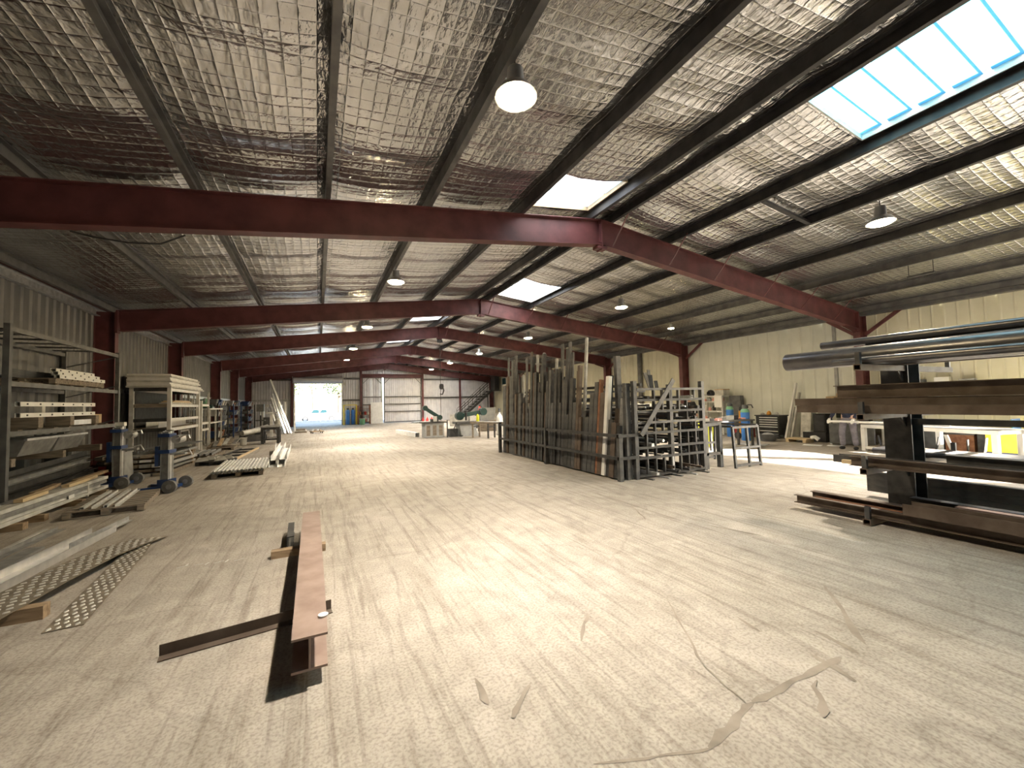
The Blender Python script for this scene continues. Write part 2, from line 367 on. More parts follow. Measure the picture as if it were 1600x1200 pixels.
# side walls: sheets run along Y.  local x -> world y, local y -> world -x
wl = struct(empty('wall_left')); wl.location = (XL, 0, 0)
P = .28; SW = P*4
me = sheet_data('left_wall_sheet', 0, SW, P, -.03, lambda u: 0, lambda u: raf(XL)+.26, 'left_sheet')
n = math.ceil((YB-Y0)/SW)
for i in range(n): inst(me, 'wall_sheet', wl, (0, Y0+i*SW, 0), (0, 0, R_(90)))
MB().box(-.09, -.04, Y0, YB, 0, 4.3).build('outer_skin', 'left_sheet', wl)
MB().prism(c_prof(.10, .2, .02), (.07, Y0, raf(XL)-.02), (.07, YB, raf(XL)-.02)).build('gutter_channel', 'galv', wl)
MB().prism(c_prof(.08, .26, .02), (.10, Y0, raf(XL)+.22), (.10, YB, raf(XL)+.22)).build('eave_strut', 'red_oxide', wl)
for a, c in zip(FR[3:-1], FR[4:]):
    MB().prism(c_prof(.06, .12, .01), (.05, a+.1, 2.25), (.05, c-.1, 2.25)).build('girt', 'galv', wl)
wr = struct(empty('wall_right')); wr.location = (XW, 0, 0)
def rsheets(y0, y1, per, cnt, m, zb=0.0):
    wdt = per*cnt; y = y0
    me = sheet_data('right_wall_sheet', 0, wdt, per, .022, lambda u: zb, lambda u: raf(XW)+.26, m, .74)
    while y < y1-.02:
        ww = min(wdt, y1-y)
        mm = me if ww > wdt-.01 else sheet_data('right_wall_sheet', 0, ww, per, .022, lambda u: zb, lambda u: raf(XW)+.26, m, .74)
        inst(mm, 'wall_sheet', wr, (0, y, 0), (0, 0, R_(90))); y += wdt
rsheets(Y0, DOORR[0], .27, 4, 'right_sheet'); rsheets(DOORR[0], DOORR[1], .27, 4, 'right_sheet', DOORR[2]); rsheets(DOORR[1], 7.1, .27, 4, 'right_sheet')
rsheets(7.1, 14.4, .41, 3, 'right_sheet_pale'); rsheets(14.4, YB, .30, 4, 'right_sheet')
MB().box(.07, .12, Y0, DOORR[0], 0, 4.3).build('outer_skin', 'right_sheet', wr)
MB().box(.07, .12, DOORR[1], YB, 0, 4.3).build('outer_skin', 'right_sheet', wr)
MB().box(.07, .12, DOORR[0], DOORR[1], DOORR[2], 4.3).build('outer_skin', 'right_sheet', wr)
MB().prism(c_prof(.22, .30, .03), (-.14, Y0, raf(XW)+.10), (-.14, YB, raf(XW)+.10), (0,0,1)).build('gutter_channel', 'purlin_grey', wr)
MB().prism(c_prof(.08, .16, .02), (-.30, Y0, raf(XW)+.14), (-.30, YB, raf(XW)+.14)).build('eave_strut', 'purlin_grey', wr)
MB().cyl((-.12, 17.6, 0), (-.12, 17.6, 4.3), .13, n=14).build('downpipe', 'purlin_grey', wr, True)
MB().box(-.05, .02, 7.92, 8.02, 0, 4.25).build('cover_strip', 'grey_panel', wr)
# back gable
wb = struct(empty('wall_back')); wb.location = (0, YB, 0)
def gable(y_here, parent, spans, m, rib):
    for (a, c, zb) in spans:
        u = a
        while u < c-.01:
            e = min(u+.8, c)
            inst(sheet_data('gable_sheet', u, e, .2, rib, lambda x: zb, lambda x: raf(x)+.2, m, .6), 'wall_sheet', parent, (0, y_here, 0)); u = e
gable(0, wb, [(XL, -1.80, 0), (-1.80, 1.97, 3.72), (1.97, 3.72, 0), (3.72, 9.15, 4.35), (9.15, XW, 0)], 'back_sheet', -.035)
for x0, x1, z0 in ((XL-.1, -1.80, 0), (-1.80, 1.97, 3.72), (1.97, 3.72, 0), (3.72, 9.15, 4.35), (9.15, XW+.1, 0)):
    bb = MB(); bb.add([(x0,.05,z0),(x1,.05,z0),(x1,.05,raf(x1)+.2),(x0,.05,raf(x0)+.2),(x0,.1,z0),(x1,.1,z0),(x1,.1,raf(x1)+.2),(x0,.1,raf(x0)+.2)],
        [(0,1,2,3),(7,6,5,4),(0,4,5,1),(1,5,6,2),(2,6,7,3),(3,7,4,0)]); bb.build('outer_skin', 'back_sheet', wb)
for x, mm in ((-1.98, 'red_oxide'), (3.60, 'red_oxide'), (9.28, 'red_oxide'), (13.1, 'red_oxide')):
    MB().prism(i_prof(.16, .2, .012, .01), (x, -.16, 0), (x, -.16, raf(x)-.1), (0,1,0)).build('gable_post', mm, wb)
for x0, x1, z in ((XL, -1.9, 2.28), (XL, -1.9, 4.02), (2.0, 3.5, 2.20), (2.0, 3.5, 4.15), (9.4, XW-.6, 2.30), (9.4, XW-.6, 4.10)):
    MB().prism(c_prof(.10, .15, .012), (x0, -.10, z), (x1, -.10, z)).build('girt', 'galv' if z < 2.29 and x0 < 0 else 'purlin_grey', wb)
MB().prism(c_prof(.2, .34, .03), (3.6, -.2, 4.42), (9.2, -.2, 4.42)).build('door_head_beam', 'red_oxide', wb)
# front gable, behind the viewer
wf = struct(empty('wall_front')); wf.location = (0, Y0, 0)
gable(0, wf, [(XL, XW, 0)], 'back_sheet', .035)
bb = MB(); bb.add([(XL-.1,-.1,0),(XW+.1,-.1,0),(XW+.1,-.1,raf(XW)+.25),(XR,-.1,ZR+.3),(XL-.1,-.1,raf(XL)+.25)], [(0,1,2,3,4)]); bb.build('outer_skin', 'back_sheet', wf)

# ---- roller door, rolled up (door_1)
d1 = struct(empty('door_1')); d1.location = (0, YB, 0)
MB().cyl((-1.85, -.32, 4.02), (2.02, -.32, 4.02), .24, n=20).build('roll', 'back_sheet', d1, True)
for k in range(5): MB().box(-1.78, 1.95, -.10-.012*(k % 2), -.06, 3.70+.075*k, 3.765+.075*k).build('slat', 'back_sheet', d1)
for x in (-1.82, 1.99): MB().prism(c_prof(.1, .08, .012), (x, -.08, 0), (x, -.08, 3.8), (0,1,0)).build('guide_rail', 'galv', d1)
for x in (-1.92, 2.07): MB().box(x-.02, x+.02, -.5, -.05, 3.72, 4.28).build('end_bracket', 'galv', d1)
MB().box(2.09, 2.25, -.42, -.2, 3.55, 3.78).build('motor_box', 'white_dusty', d1)
# ---- sliding doors (door_2, door_3) with the gap between them
def slider(name, x0, x1):
    d = struct(empty(name)); d.location = (0, YB+.02, 0)
    u = x0
    while u < x1-.01:
        e = min(u+.8, x1); inst(sheet_data('door_sheet', u, e, .2, -.03, lambda x: .03, lambda x: 4.30, 'back_sheet', .6), 'door_sheet', d, (0, 0, 0)); u = e
    for x in (x0+.03, x1-.03): MB().box(x-.04, x+.04, -.10, -.045, .03, 4.3).build('stile', 'purlin_grey', d)
    for z in (.07, 1.05, 1.75, 2.45, 4.26): MB().box(x0, x1, -.085, -.045, z-.045, z+.045).build('rail', 'purlin_grey', d)
    for x, s in ((x0+.05, 1), (x1-.05, -1)): MB().bar((x, -.07, 3.7), (x+.5*s, -.07, 4.22), .06, .04).build('corner_brace', 'purlin_grey', d)
    return d
slider('door_2', 3.72, 5.46); slider('door_3', 5.62, 9.15)
# ---- loading doorway in the right wall
d4 = struct(empty('door_4')); d4.location = (XW, 0, 0)
for y in DOORR[:2]: MB().box(-.10, .14, y-.06, y+.06, 0, DOORR[2]).build('jamb', 'purlin_grey', d4)
MB().cyl((-.30, DOORR[0]-.1, DOORR[2]+.02), (-.30, DOORR[1]+.1, DOORR[2]+.02), .2, n=18).build('roll', 'back_sheet', d4, True)

# ---- portal frames of red steel
def frame_part_rafter(side, y):
    xe = XL+.5 if side < 0 else XW-.5
    p = Vector((XR, y, ZR-.285)); q = Vector((xe, y, raf(xe)-.285))
    return MB().prism(i_prof(.20, .57, .016, .012), p, q)
FL = ['first rib of the hall just behind the viewer', 'nearest', 'nearest whole', 'second whole', 'third whole', 'fourth whole', 'fifth whole', 'last']
LABF = ['red steel portal frame against the front gable', 'red steel portal frame almost overhead of the viewer', 'large red steel portal frame spanning the whole view, first ahead',
        'red steel portal frame, second ahead, beside the near pallet rack', 'red steel portal frame, third ahead, its apex carrying the hanging chain',
        'red steel portal frame, fourth ahead down the hall', 'red steel portal frame, fifth ahead down the hall', 'red steel portal frame standing against the back gable']
for k, y in enumerate(FR):
    t = thing('portal_frame', LABF[k], 'frame', (XR, y, 0), 0, 'portal frames down the hall')
    def put(bm, nm, m='red_oxide', par=t, smooth=False):
        o = bm.build(nm, m, par, smooth); 
        if par is t: o.matrix_parent_inverse = Matrix.Translation((-XR, -y, 0))
        return o
    for s in (-1, 1):
        r_ = put(frame_part_rafter(s, y), 'rafter')
        xc = XL+.24 if s < 0 else XW-.27
        put(MB().prism(i_prof(.20, .44, .016, .012), (xc, y, 0), (xc, y, raf(xc)-.02), (1,0,0)), 'column')
        put(MB().box(xc-.28, xc+.28, y-.15, y+.15, .001, .025), 'base_plate')
        xk = xc-s*.24
        put(MB().box(xk-.02, xk+.02, y-.1, y+.1, raf(xk)-.62, raf(xk)-.01), 'end_plate')
    put(MB().box(XR-.02, XR+.02, y-.1, y+.1, ZR-.68, ZR-.005), 'apex_plate')
    put(MB().box(XR-.13, XR+.13, y-.09, y+.09, ZR-.66, ZR-.60), 'apex_cleat')
    for z in (ZR-.63, ZR-.52, ZR-.12):
        for dy in (-.06, .06): put(MB().cyl((XR-.05, y+dy, z), (XR+.05, y+dy, z), .014, n=6), 'bolt')
    if k >= 1:
        for x in PUR[8:13]+[6.0]:    # slim fly braces from purlin to the bottom flange
            put(MB().bar((x, y-.62, raf(x)+.06), (x-.05, y-.10, raf(x)-.53), .035, .012), 'fly_brace')
        xc = XW-.27
        for s in (-1, 1): put(MB().prism(c_prof(.10, .07, .012), (xc+.05, y+s*.12, 3.62), (xc+.12, y+s*1.05, raf(XW)+.0), (1,0,0)), 'knee_brace')
        put(MB().prism(c_prof(.07, .07, .012), (xc-.25, y, 3.72), (xc-.95, y, raf(xc-.95)-.56), (0,1,0)), 'haunch_strut')

# ---- roof: foil blankets, purlins, skylights, outer sheeting
ce = struct(empty('ceiling'))
def vnoise(x, y, seed):
    rs = np.random.RandomState(seed); T = rs.rand(64, 64)
    xi = np.floor(x).astype(int); yi = np.floor(y).astype(int); fx = x-xi; fy = y-yi
    fx = fx*fx*(3-2*fx); fy = fy*fy*(3-2*fy); g = lambda a, c: T[a % 64, c % 64]
    return (g(xi, yi)*(1-fx)+g(xi+1, yi)*fx)*(1-fy)+(g(xi, yi+1)*(1-fx)+g(xi+1, yi+1)*fx)*fy
def foil_z(X, Y):
    base = ZR+.205-SL*np.abs(X-XR)
    d = np.zeros_like(X)
    pr = [XL]+PUR+[XW]
    for a, c in zip(pr[:-1], pr[1:]):
        mk = (X >= a) & (X <= c); t = (X-a)/(c-a); d = np.where(mk, 4*t*(1-t), d)
    smooth = np.clip((12.2-X)/1.2, .12, 1)*np.clip((X+4.2)/1.5, .25, 1)
    sag = d*(.035+.03*vnoise(X*.3, Y*.7, 3))
    und = d*(.014*np.sin(Y*2*math.pi/.75+3*vnoise(X*.4, Y*.3, 5))+.03*np.sin(Y*2*math.pi/1.5+2*vnoise(X*.3, Y*.2, 9)))
    q = np.abs(np.sin(X*math.pi/.15))**.6*np.abs(np.sin(Y*math.pi/.15))**.6*.008*smooth
    wr_ = (vnoise(X*5, Y*3.5, 7)-.5)*.016*smooth*np.minimum(1, d*3)
    seam = .016*np.exp(-((Y % 1.5)-.75)**2/.0012)
    return base-sag+und*smooth-q+wr_-seam*np.minimum(1, d*3)
def cut(xc, yc):
    for a, c, e, f, _ in SKY:
        if a < xc < c and e < yc < f: return True
    return False
y = -7.5
while y < YB+.2:
    st = .05 if y < 15 else (.075 if y < 24 else .15)
    ny = int(round(1.5/st))
    for side, (xa, xb) in enumerate(((XL-.05, XR), (XR, XW+.05))):
        nx = int(round((xb-xa)/st))
        X, Yg = np.meshgrid(np.linspace(xa, xb, nx+1), np.linspace(y, y+1.5, ny+1), indexing='ij')
        Z = foil_z(X, Yg)
        vs = np.stack([X, Yg, Z], -1).reshape(-1, 3)
        i, j = np.meshgrid(np.arange(nx), np.arange(ny), indexing='ij'); a = (i*(ny+1)+j).ravel()
        q = np.stack([a, a+1, a+ny+2, a+ny+1], -1)
        cx = (X[:-1,:-1]+X[1:,1:]).ravel()/2; cy = (Yg[:-1,:-1]+Yg[1:,1:]).ravel()/2
        keep = np.ones(len(q), bool)
        for sa, sb, se, sf, _ in SKY: keep &= ~((cx > sa) & (cx < sb) & (cy > se) & (cy < sf))
        q = q[keep]
        me = bpy.data.meshes.new('foil_sheet'); me.vertices.add(len(vs)); me.vertices.foreach_set('co', vs.ravel())
        me.loops.add(len(q)*4); me.loops.foreach_set('vertex_index', q.ravel())
        me.polygons.add(len(q)); me.polygons.foreach_set('loop_start', np.arange(0, len(q)*4, 4)); me.polygons.foreach_set('loop_total', np.full(len(q), 4))
        me.polygons.foreach_set('use_smooth', np.ones(len(q), bool))
        me.materials.append(MATS['foil']); me.update(calc_edges=True); inst(me, 'foil_sheet', ce)
    y += 1.5
for i, x in enumerate(PUR):
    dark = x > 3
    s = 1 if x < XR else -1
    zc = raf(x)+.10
    pf = [(s*a, c) for a, c in c_prof(.075, .20, .012)]
    if s < 0: pf = pf[::-1]
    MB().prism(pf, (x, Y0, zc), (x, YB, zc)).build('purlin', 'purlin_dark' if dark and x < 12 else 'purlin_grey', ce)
MB().bar((7.77, 4.75, raf(7.77)+.03), (9.26, 4.75, raf(9.26)+.03), .08, .05).build('purlin_bridging', 'purlin_dark', ce)
# outer sheeting above, left open at the skylights
for side, (xa, xb) in enumerate(((XL-.3, XR), (XR, XW+.3))):
    xs = sorted({xa, xb, *[v for s in SKY for v in s[:2] if xa < v < xb]}); ys = sorted({Y0-.2, YB+.3, *[v for s in SKY for v in s[2:4]]})
    for i in range(len(xs)-1):
        bb = MB()
        for j in range(len(ys)-1):
            if cut((xs[i]+xs[i+1])/2, (ys[j]+ys[j+1])/2): continue
            x0, x1, y0, y1 = xs[i], xs[i+1], ys[j], ys[j+1]; z0, z1 = raf(x0)+.27, raf(x1)+.27
            bb.add([(x0,y0,z0),(x1,y0,z1),(x1,y1,z1),(x0,y1,z0),(x0,y0,z0+.03),(x1,y0,z1+.03),(x1,y1,z1+.03),(x0,y1,z0+.03)], [(0,3,2,1),(4,5,6,7),(0,1,5,4),(1,2,6,5),(2,3,7,6),(3,0,4,7)])
        bb.build('roof_sheet', 'back_sheet', ce)
MB().box(XR-.25, XR+.25, Y0-.2, YB+.3, ZR+.29, ZR+.32).build('ridge_cap', 'back_sheet', ce)
# skylight sheets: corrugated strips laid side by side in white kerbs
for k, (xa, xb, ya, yb, m) in enumerate(SKY):
    sk = struct(empty('window_%d' % (k+1)))
    n = max(1, round((yb-ya)/(.34 if k == 0 else .5))); wd = (yb-ya)/n
    for i in range(n):
        y0 = ya+i*wd; pts = [(0,0),(.02,.028),(.055,.028),(.075,0),(wd-.001,0)]
        vs = []
        for u, h in pts:
            for x in (xa-.02, xb+.02): vs.append((x, y0+u, raf(x)+.245+h))
        pn = MB().add(vs, [(2*q, 2*q+1, 2*q+3, 2*q+2) for q in range(len(pts)-1)]).build('pane', m, sk)
        if k == 0: pn.data.materials.append(MATS['fibreglass']); pn.data.polygons.foreach_set('material_index', [1, 1, 1, 0])
    for x in (xa, xb): MB().box(x-.012, x+.012, ya, yb, raf(x)+.16, raf(x)+.27).build('kerb', 'white_paint' if k != 1 else 'cream_wood', sk)
    for yy in (ya, yb):
        MB().prism([(-.012,-.05),(.012,-.05),(.012,.05),(-.012,.05)], (xa, yy, raf(xa)+.22), (xb, yy, raf(xb)+.22)).build('kerb', 'white_paint' if k != 1 else 'cream_wood', sk)
portal('portal_roof', (6.83, .05, ZR+.0), (0, 0, -1), 1.7, 6.2)
portal('portal_back', (.1, YB+.2, 1.9), (0, -1, 0), 3.8, 3.8)
portal('portal_side', (XW+.2, -.6, 2.0), (-1, 0, 0), 4.1, 7.3)

# ---- outside: yard, trees, a parked car
g = struct(empty('ground_outside'))
MB().box(-90, 110, YB+.3, 170, -.35, -.02).build('yard', 'dirt_outside', g)
MB().box(XW+.3, 110, -60, YB+.3, -.35, -.02).build('yard', 'dirt_outside', g)
MB().box(-9, 9, 50.0, 50.35, -.02, .16).build('kerbstone', 'white_dusty', g)
def tree(x, y, h, seed, label):
    rs = random.Random(seed); t = thing('tree', label, 'tree', (x, y, 0), 0, 'trees outside the roller door')
    tr = MB(); tr.tube([(0,0,-.05),(.1*rs.uniform(-1,1),0,h*.3),(.3*rs.uniform(-1,1),.1,h*.6),(.2,0,h*.9)], .13, 7); tr.build('trunk', 'bark', t, True)
    for k in range(3):
        a = rs.uniform(0, 6.28); MB().tube([(0,0,h*(.35+.1*k)), (math.cos(a)*h*.14, math.sin(a)*h*.14, h*(.55+.1*k)), (math.cos(a)*h*.22, math.sin(a)*h*.22, h*(.68+.1*k))], .05, 5).build('branch', 'bark', t, True)
    vs = []; fs = []
    for i in range(1500):
        u = rs.gauss(0,1), rs.gauss(0,1), rs.gauss(0,1); L_ = math.sqrt(sum(c*c for c in u)); rr = rs.random()**.4
        c = (u[0]/L_*rr*h*.30, u[1]/L_*rr*h*.30, h*.72+u[2]/L_*rr*h*.30); s_ = rs.uniform(.12,.24)
        d = Vector((rs.uniform(-1,1), rs.uniform(-1,1), rs.uniform(-1,1))).normalized(); e = d.orthogonal().normalized(); o = len(vs)
        c = Vector(c); vs += [tuple(c+d*s_), tuple(c+e*s_*.5), tuple(c-d*s_), tuple(c-e*s_*.5)]; fs.append((o, o+1, o+2, o+3))
    fo = MB().add(vs, fs).build('foliage', 'leaf', t); fo['kind'] = 'stuff'
for i, (x, y, h, lb) in enumerate([(-3.0, 53, 6.5, 'thin tree with a straight trunk behind the parked car, bonnet side'), (2.4, 54, 6.8, 'leafy tree rising behind the tail of the parked car'),
        (-.6, 61, 9, 'tall tree farther back between the two yard trees'), (-6, 63, 9, 'tall bushy tree at the far edge of the yard, bonnet side'), (6, 66, 10, 'tallest tree at the far edge of the yard, tail side')]):
    tree(x, y, h, 50+i, lb)
c = thing('parked_car', 'white car parked across the yard outside the open roller door', 'car', (0.1, 51.6, -.02), 0)
prof = [(-2.1,.25),(-2.1,.75),(-1.9,.85),(-1.0,.95),(-.45,1.42),(.75,1.45),(1.35,1.0),(2.0,.92),(2.1,.7),(2.1,.25)]
MB().prism([(a, z) for a, z in prof], (0, -.82, 0), (0, .82, 0)).build('body', 'car_white', c)
for x0, x1 in ((-.75, .05), (.12, .85)): MB().add([(x0-.05,-.83,.98),(x1+.05,-.83,.98),(x1-.05,-.83,1.36),(x0+.22,-.83,1.36)], [(0,1,2,3)]).build('side_window', 'car_glass', c)
for x in (-1.35, 1.35):
    for yy in (-.74, .74):
        wq = MB().cyl((x, yy-.1, .33), (x, yy+.1, .33), .33, n=16).build('wheel', 'rubber', c, True); MB().cyl((x, yy-.11, .33), (x, yy+.11, .33), .19, n=12).build('hub', 'galv', wq, True)

# ================================================================== lamps and hung things
def high_bay(x, y, z, label, power, small=False):
    s = .7 if small else 1.2
    zp = ZR+.02-SL*abs(x-XR)
    t = thing('high_bay_lamp', label, 'lamp', (x, y, zp), 0, 'hanging lamps along the roof')
    h = zp-z
    MB().cyl((0,0,0), (0,0,-h+.14*s), .008, n=6).build('hanger', 'purlin_dark', t)
    MB().lathe([(.02,.24*s),(.07*s,.22*s),(.08*s,.06*s),(.10*s,.05*s)], (0,0,-h), 14).build('driver_housing', 'lamp_shell', t, True)
    MB().lathe([(.08*s,.07*s),(.13*s,.05*s),(.18*s,-.02*s),(.185*s,-.03*s),(.17*s,-.03*s),(.12*s,.035*s),(.07*s,.05*s)], (0,0,-h), 18).build('reflector', 'lamp_shell', t, True)
    MB().lathe([(.01,.0),(.155*s,.0),(.16*s,-.02*s),(.13*s,-.05*s),(.06*s,-.065*s),(.01,-.068*s)], (0,0,-h), 18).build('diffuser', 'lamp_glow', t, True)
    l = bpy.data.lights.new('lamp_light', 'SPOT'); l.energy = power; l.spot_size = R_(122); l.spot_blend = 1.0; l.shadow_soft_size = .10; l.color = (1.0, .94, .87)
    o = bpy.data.objects.new('lamp_light', l); COL.objects.link(o); o.parent = t; o.location = (0,0,-h-.09)
LP = 480
for x, y, lb in [(1.86, 3.6, 'glowing high bay lamp nearest overhead, above the foreground steel beam'), (1.82, 10.5, 'glowing high bay lamp between the first and second frames, before the white racking'),
        (1.80, 17.0, 'glowing high bay lamp between the second and third frames, roller door side'), (1.78, 23.7, 'glowing high bay lamp between the third and fourth frames, roller door side'),
        (1.76, 29.4, 'glowing high bay lamp between the fourth and fifth frames, roller door side'),
        (9.40, 3.62, 'glowing high bay lamp high above the near pipe rack'), (9.38, 10.7, 'glowing high bay lamp above the bar rack, beyond the first frame'),
        (9.38, 17.5, 'glowing high bay lamp above the band saws, beyond the second frame'), (9.3, 24.0, 'glowing high bay lamp on the stair side, beyond the third frame'), (9.25, 30.2, 'glowing high bay lamp on the stair side, beyond the fourth frame'), (9.25, 35.9, 'glowing high bay lamp on the stair side, last before the back gable')]:
    high_bay(x, y, 4.83-SL*max(0, abs(x-XR)-3.9), lb, (LP if x > 5 or y < 5 else 300) if y < 15 else 520)
high_bay(12.55, 11.5, 4.42, 'small pale lamp near the cream wall beyond the first frame', 60, True)
# bracket hanging from a purlin
t = thing('hanging_bracket', 'thin U-shaped wire bracket hanging from a purlin by the cream wall', 'bracket', (13.05, 4.34, raf(13.05)), 0)
for dy in (-.22, .22): MB().cyl((0,dy,0), (0,dy,-.28), .008, n=6).build('rod', 'steel_dark', t)
MB().box(-.05,.05,-.24,.24,-.31,-.28).build('tray', 'steel_dark', t)
# cable drooping under the first rafter
o = MB().tube([(-2.93,7.2,4.03),(-2.7,7.2,3.99),(-2.35,7.2,3.965),(-2.0,7.2,4.0),(-1.72,7.2,4.17)], .012, 6).build('drooping_cable', 'rubber', None, True); tag(o, 'thin black cable drooping under the near red rafter', 'cable')
# chain with a hook from the third frame's apex
t = thing('chain_hoist', 'thin chain with a black hook block hanging from the third apex', 'hoist', (XR+.03, 20.3, ZR-.7), 0)
MB().cyl((0,0,0),(0,0,-4.3),.014,n=6).build('chain','steel_dark',t); MB().box(-.12,.12,-.08,.08,-.12,.02).build('trolley','steel_dark',t)
MB().tube([(0,0,-2.35),(.12,0,-2.42),(.17,0,-2.6),(.10,0,-2.8),(-.03,0,-2.78)],.035,8).build('hook','black_plastic',t,True)
MB().lathe([(.02,0),(.10,.03),(.12,.15),(.10,.27),(.02,.3)],(.05,0,-2.55),12).build('block','black_plastic',t,True)

# ================================================================== foreground floor
U = (0,0,1)
member('steel_beam', 'brown steel universal beam lying on the bare floor in the foreground', 'beam', 'I', (.195,.20,.014,.012), (-.045,2.76,.181), (-.075,5.95,.181), 'steel_plate')
member('angle_iron', 'rusty angle iron lying under the foreground beam, long end out', 'angle', 'L', (.075,.078,.007), (-.95,3.50,.041), (.10,3.64,.041), 'steel_brown')
o = MB().box(-.46,.08,5.17,5.27,0,.078).build('timber_packer','timber'); tag(o,'short pale timber packer under the far end of the foreground beam','timber')
member('steel_offcut', 'short dark channel offcut beside the far end of the foreground beam', 'offcut', 'C', (.07,.14,.01), (-.29,5.45,.071), (-.31,6.1,.071), 'steel_dark')
o = MB().lathe([(.001,0),(.03,.002),(.032,.01),(.001,.012)],(.06,0,0),10).build('white_disc','paper_white',None,True,(.0-.03,2.98,.282)); tag(o,'small white cap lying on the foreground steel beam','cap')
# ---- tread plates
def tread_plate(label, pts, wd, rows, step):
    """Bent strip along pts (x,y,z); raised lozenges on top."""
    t = thing('tread_plate', label, 'plate', pts[0])
    P0 = [Vector(p)-Vector(pts[0]) for p in pts]
    segs = []; 
    for i, p in enumerate(P0):
        d = (P0[min(i+1,len(P0)-1)]-P0[max(i-1,0)]).normalized(); sd = d.cross(V(0,0,1)).normalized(); segs.append((p, d, sd, sd.cross(d)))
    vs = []; fs = []
    for p, d, sd, n in segs: vs += [p-sd*wd/2, p+sd*wd/2, p+sd*wd/2-n*.005, p-sd*wd/2-n*.005]
    for i in range(len(segs)-1):
        for k in range(4): fs.append((i*4+k, i*4+(k+1)%4, i*4+4+(k+1)%4, i*4+4+k))
    fs += [(3,2,1,0), tuple(len(vs)-4+k for k in range(4))]
    MB().add(vs, fs).build('sheet', 'tread_base', t)
    b = MB(); L = 0; acc = [0]
    for i in range(len(P0)-1): acc.append(acc[-1]+(P0[i+1]-P0[i]).length)
    nrow = int(acc[-1]/step)
    for r in range(nrow):
        s = (r+.5)*step; i = max(k for k in range(len(acc)-1) if acc[k] <= s); f = (s-acc[i])/(acc[i+1]-acc[i])
        c0 = P0[i].lerp(P0[i+1], f); _, d, sd, n = segs[i]
        for k in range(rows):
            off = ((k+.5)/rows-.5)*wd*.92+((r % 2)-.5)*wd/rows*.35
            c = c0+sd*off; a = d*(step*.36)*(1); e = sd*(wd/rows*.30)
            b.add([c-a-e*.3, c-a*.1+e, c+a+e*.3, c+a*.1-e, c-a*.8+n*.003, c-a*.08+e*.8+n*.003, c+a*.8+n*.003, c+a*.08-e*.8+n*.003], [(0,1,5,4),(1,2,6,5),(2,3,7,6),(3,0,4,7),(4,5,6,7)])
    o = b.build('tread_pattern', 'tread', t); o['kind'] = 'stuff'
tread_plate('long bent tread plate propped on a timber block beside the channel', [(-2.50,3.0,.115),(-2.38,4.2,.115),(-2.25,5.2,.113),(-2.14,5.9,.10),(-2.05,6.4,.06),(-1.95,6.80,.015)], .40, 5, .075)
tread_plate('shorter curved tread plate with its end on the open floor', [(-1.745,4.33,.008),(-1.78,4.8,.02),(-1.82,5.4,.035),(-1.87,6.0,.04),(-1.95,6.45,.03),(-2.02,6.75,.010)], .23, 4, .075)
o = MB().box(-2.38,-1.98,4.62,4.72,0,.105).build('timber_block','timber'); tag(o,'timber block propping the long tread plate','timber')
member('roof_channel', 'long galvanised channel open upwards beside the tread plates', 'channel', 'U', (.26,.085,.006), (-2.86,4.0,.046), (-2.62,7.45,.046), 'aluminium')
member('galvanised_strip', 'thin galvanised strip inside the far end of the long channel', 'strip', 'L', (.05,.06,.004), (-2.60,6.6,.085), (-2.47,7.85,.085), 'galv')
member('flat_strip', 'pale flat strip on the floor by the white bar pack', 'strip', 'flat', (.05,.012), (-3.40,6.3,.007), (-3.47,8.1,.007), 'white_dusty')
member('floor_angle', 'grey angle on the floor between the channel and the bar pack', 'angle', 'L', (.09,.05,.006), (-3.30,6.3,.026), (-3.26,8.0,.026), 'alu_dull')
member('floor_plank', 'short grey plank on the floor beside the long channel', 'plank', 'flat', (.16,.03), (-3.05,6.0,.016), (-3.08,7.0,.016), 'alu_dull')
# ---- pack of white bars on bearers
for i, (y, lb) in enumerate([(8.3,'nearest round-ended timber bearer under the white bar pack'),(8.8,'second timber bearer under the white bar pack'),(9.9,'third timber bearer under the white bar pack'),(10.8,'timber bearer under the far end of the white bar pack')]):
    o = MB().box(-4.27,-3.76,y-.06,y+.06,0,.10).build('timber_bearer','timber'); tag(o,lb,'timber','bearers under the white bar pack')
k = 0
LV = ['bottom','second','third','top']
for lv in range(4):
    for c in range(3):
        x = -3.92-.115*c-(.03 if lv % 2 else 0); z = .101+.058*lv+.029; y0 = 7.6+random.uniform(-.1,.1); y1 = 11.1+random.uniform(-.25,.15)
        member('white_bar','white box bar in the strapped pack, %s layer, %s from the aisle' % (LV[lv], ORD[c]),'bar','box',(.108,.056,.004),(x,y0,z),(x,y1,z),'alu_dull' if (lv+c) % 3 == 2 else 'white_dusty','strapped pack of white bars')
t = thing('pack_strap','clear plastic strap around the white bar pack','strap',(-4.03,10.2,.10))
for a in [(-.22,.215,-.02,.02,-.005,0),(-.22,.215,-.02,.02,.236,.24),(.213,.217,-.02,.02,0,.236),(-.224,-.220,-.02,.02,0,.236)]: MB().box(*a).build('band','plastic_wrap',t)
o = MB().box(-.001,.001,-.09,.09,-.03,.03).build('paper_label','paper_white',None,False,(-3.862,9.75,.19)); tag(o,'small white paper label stuck on the bar pack','label')
for i in range(4):
    o = MB().bar((0,0,0),(random.uniform(-.1,.1),.6+.2*i,.02),.10,.05).build('timber_offcut','timber' if i % 2 else 'cream_wood',None,False,(-3.98-.12*(i%2),8.6+.62*i,.361)); tag(o,['pale timber offcut on top of the white bar pack, nearest','timber offcut on top of the white bar pack, second along','pale timber offcut on top of the white bar pack, third along','timber offcut on top of the white bar pack, farthest'][i],'offcut','offcuts on the bar pack')
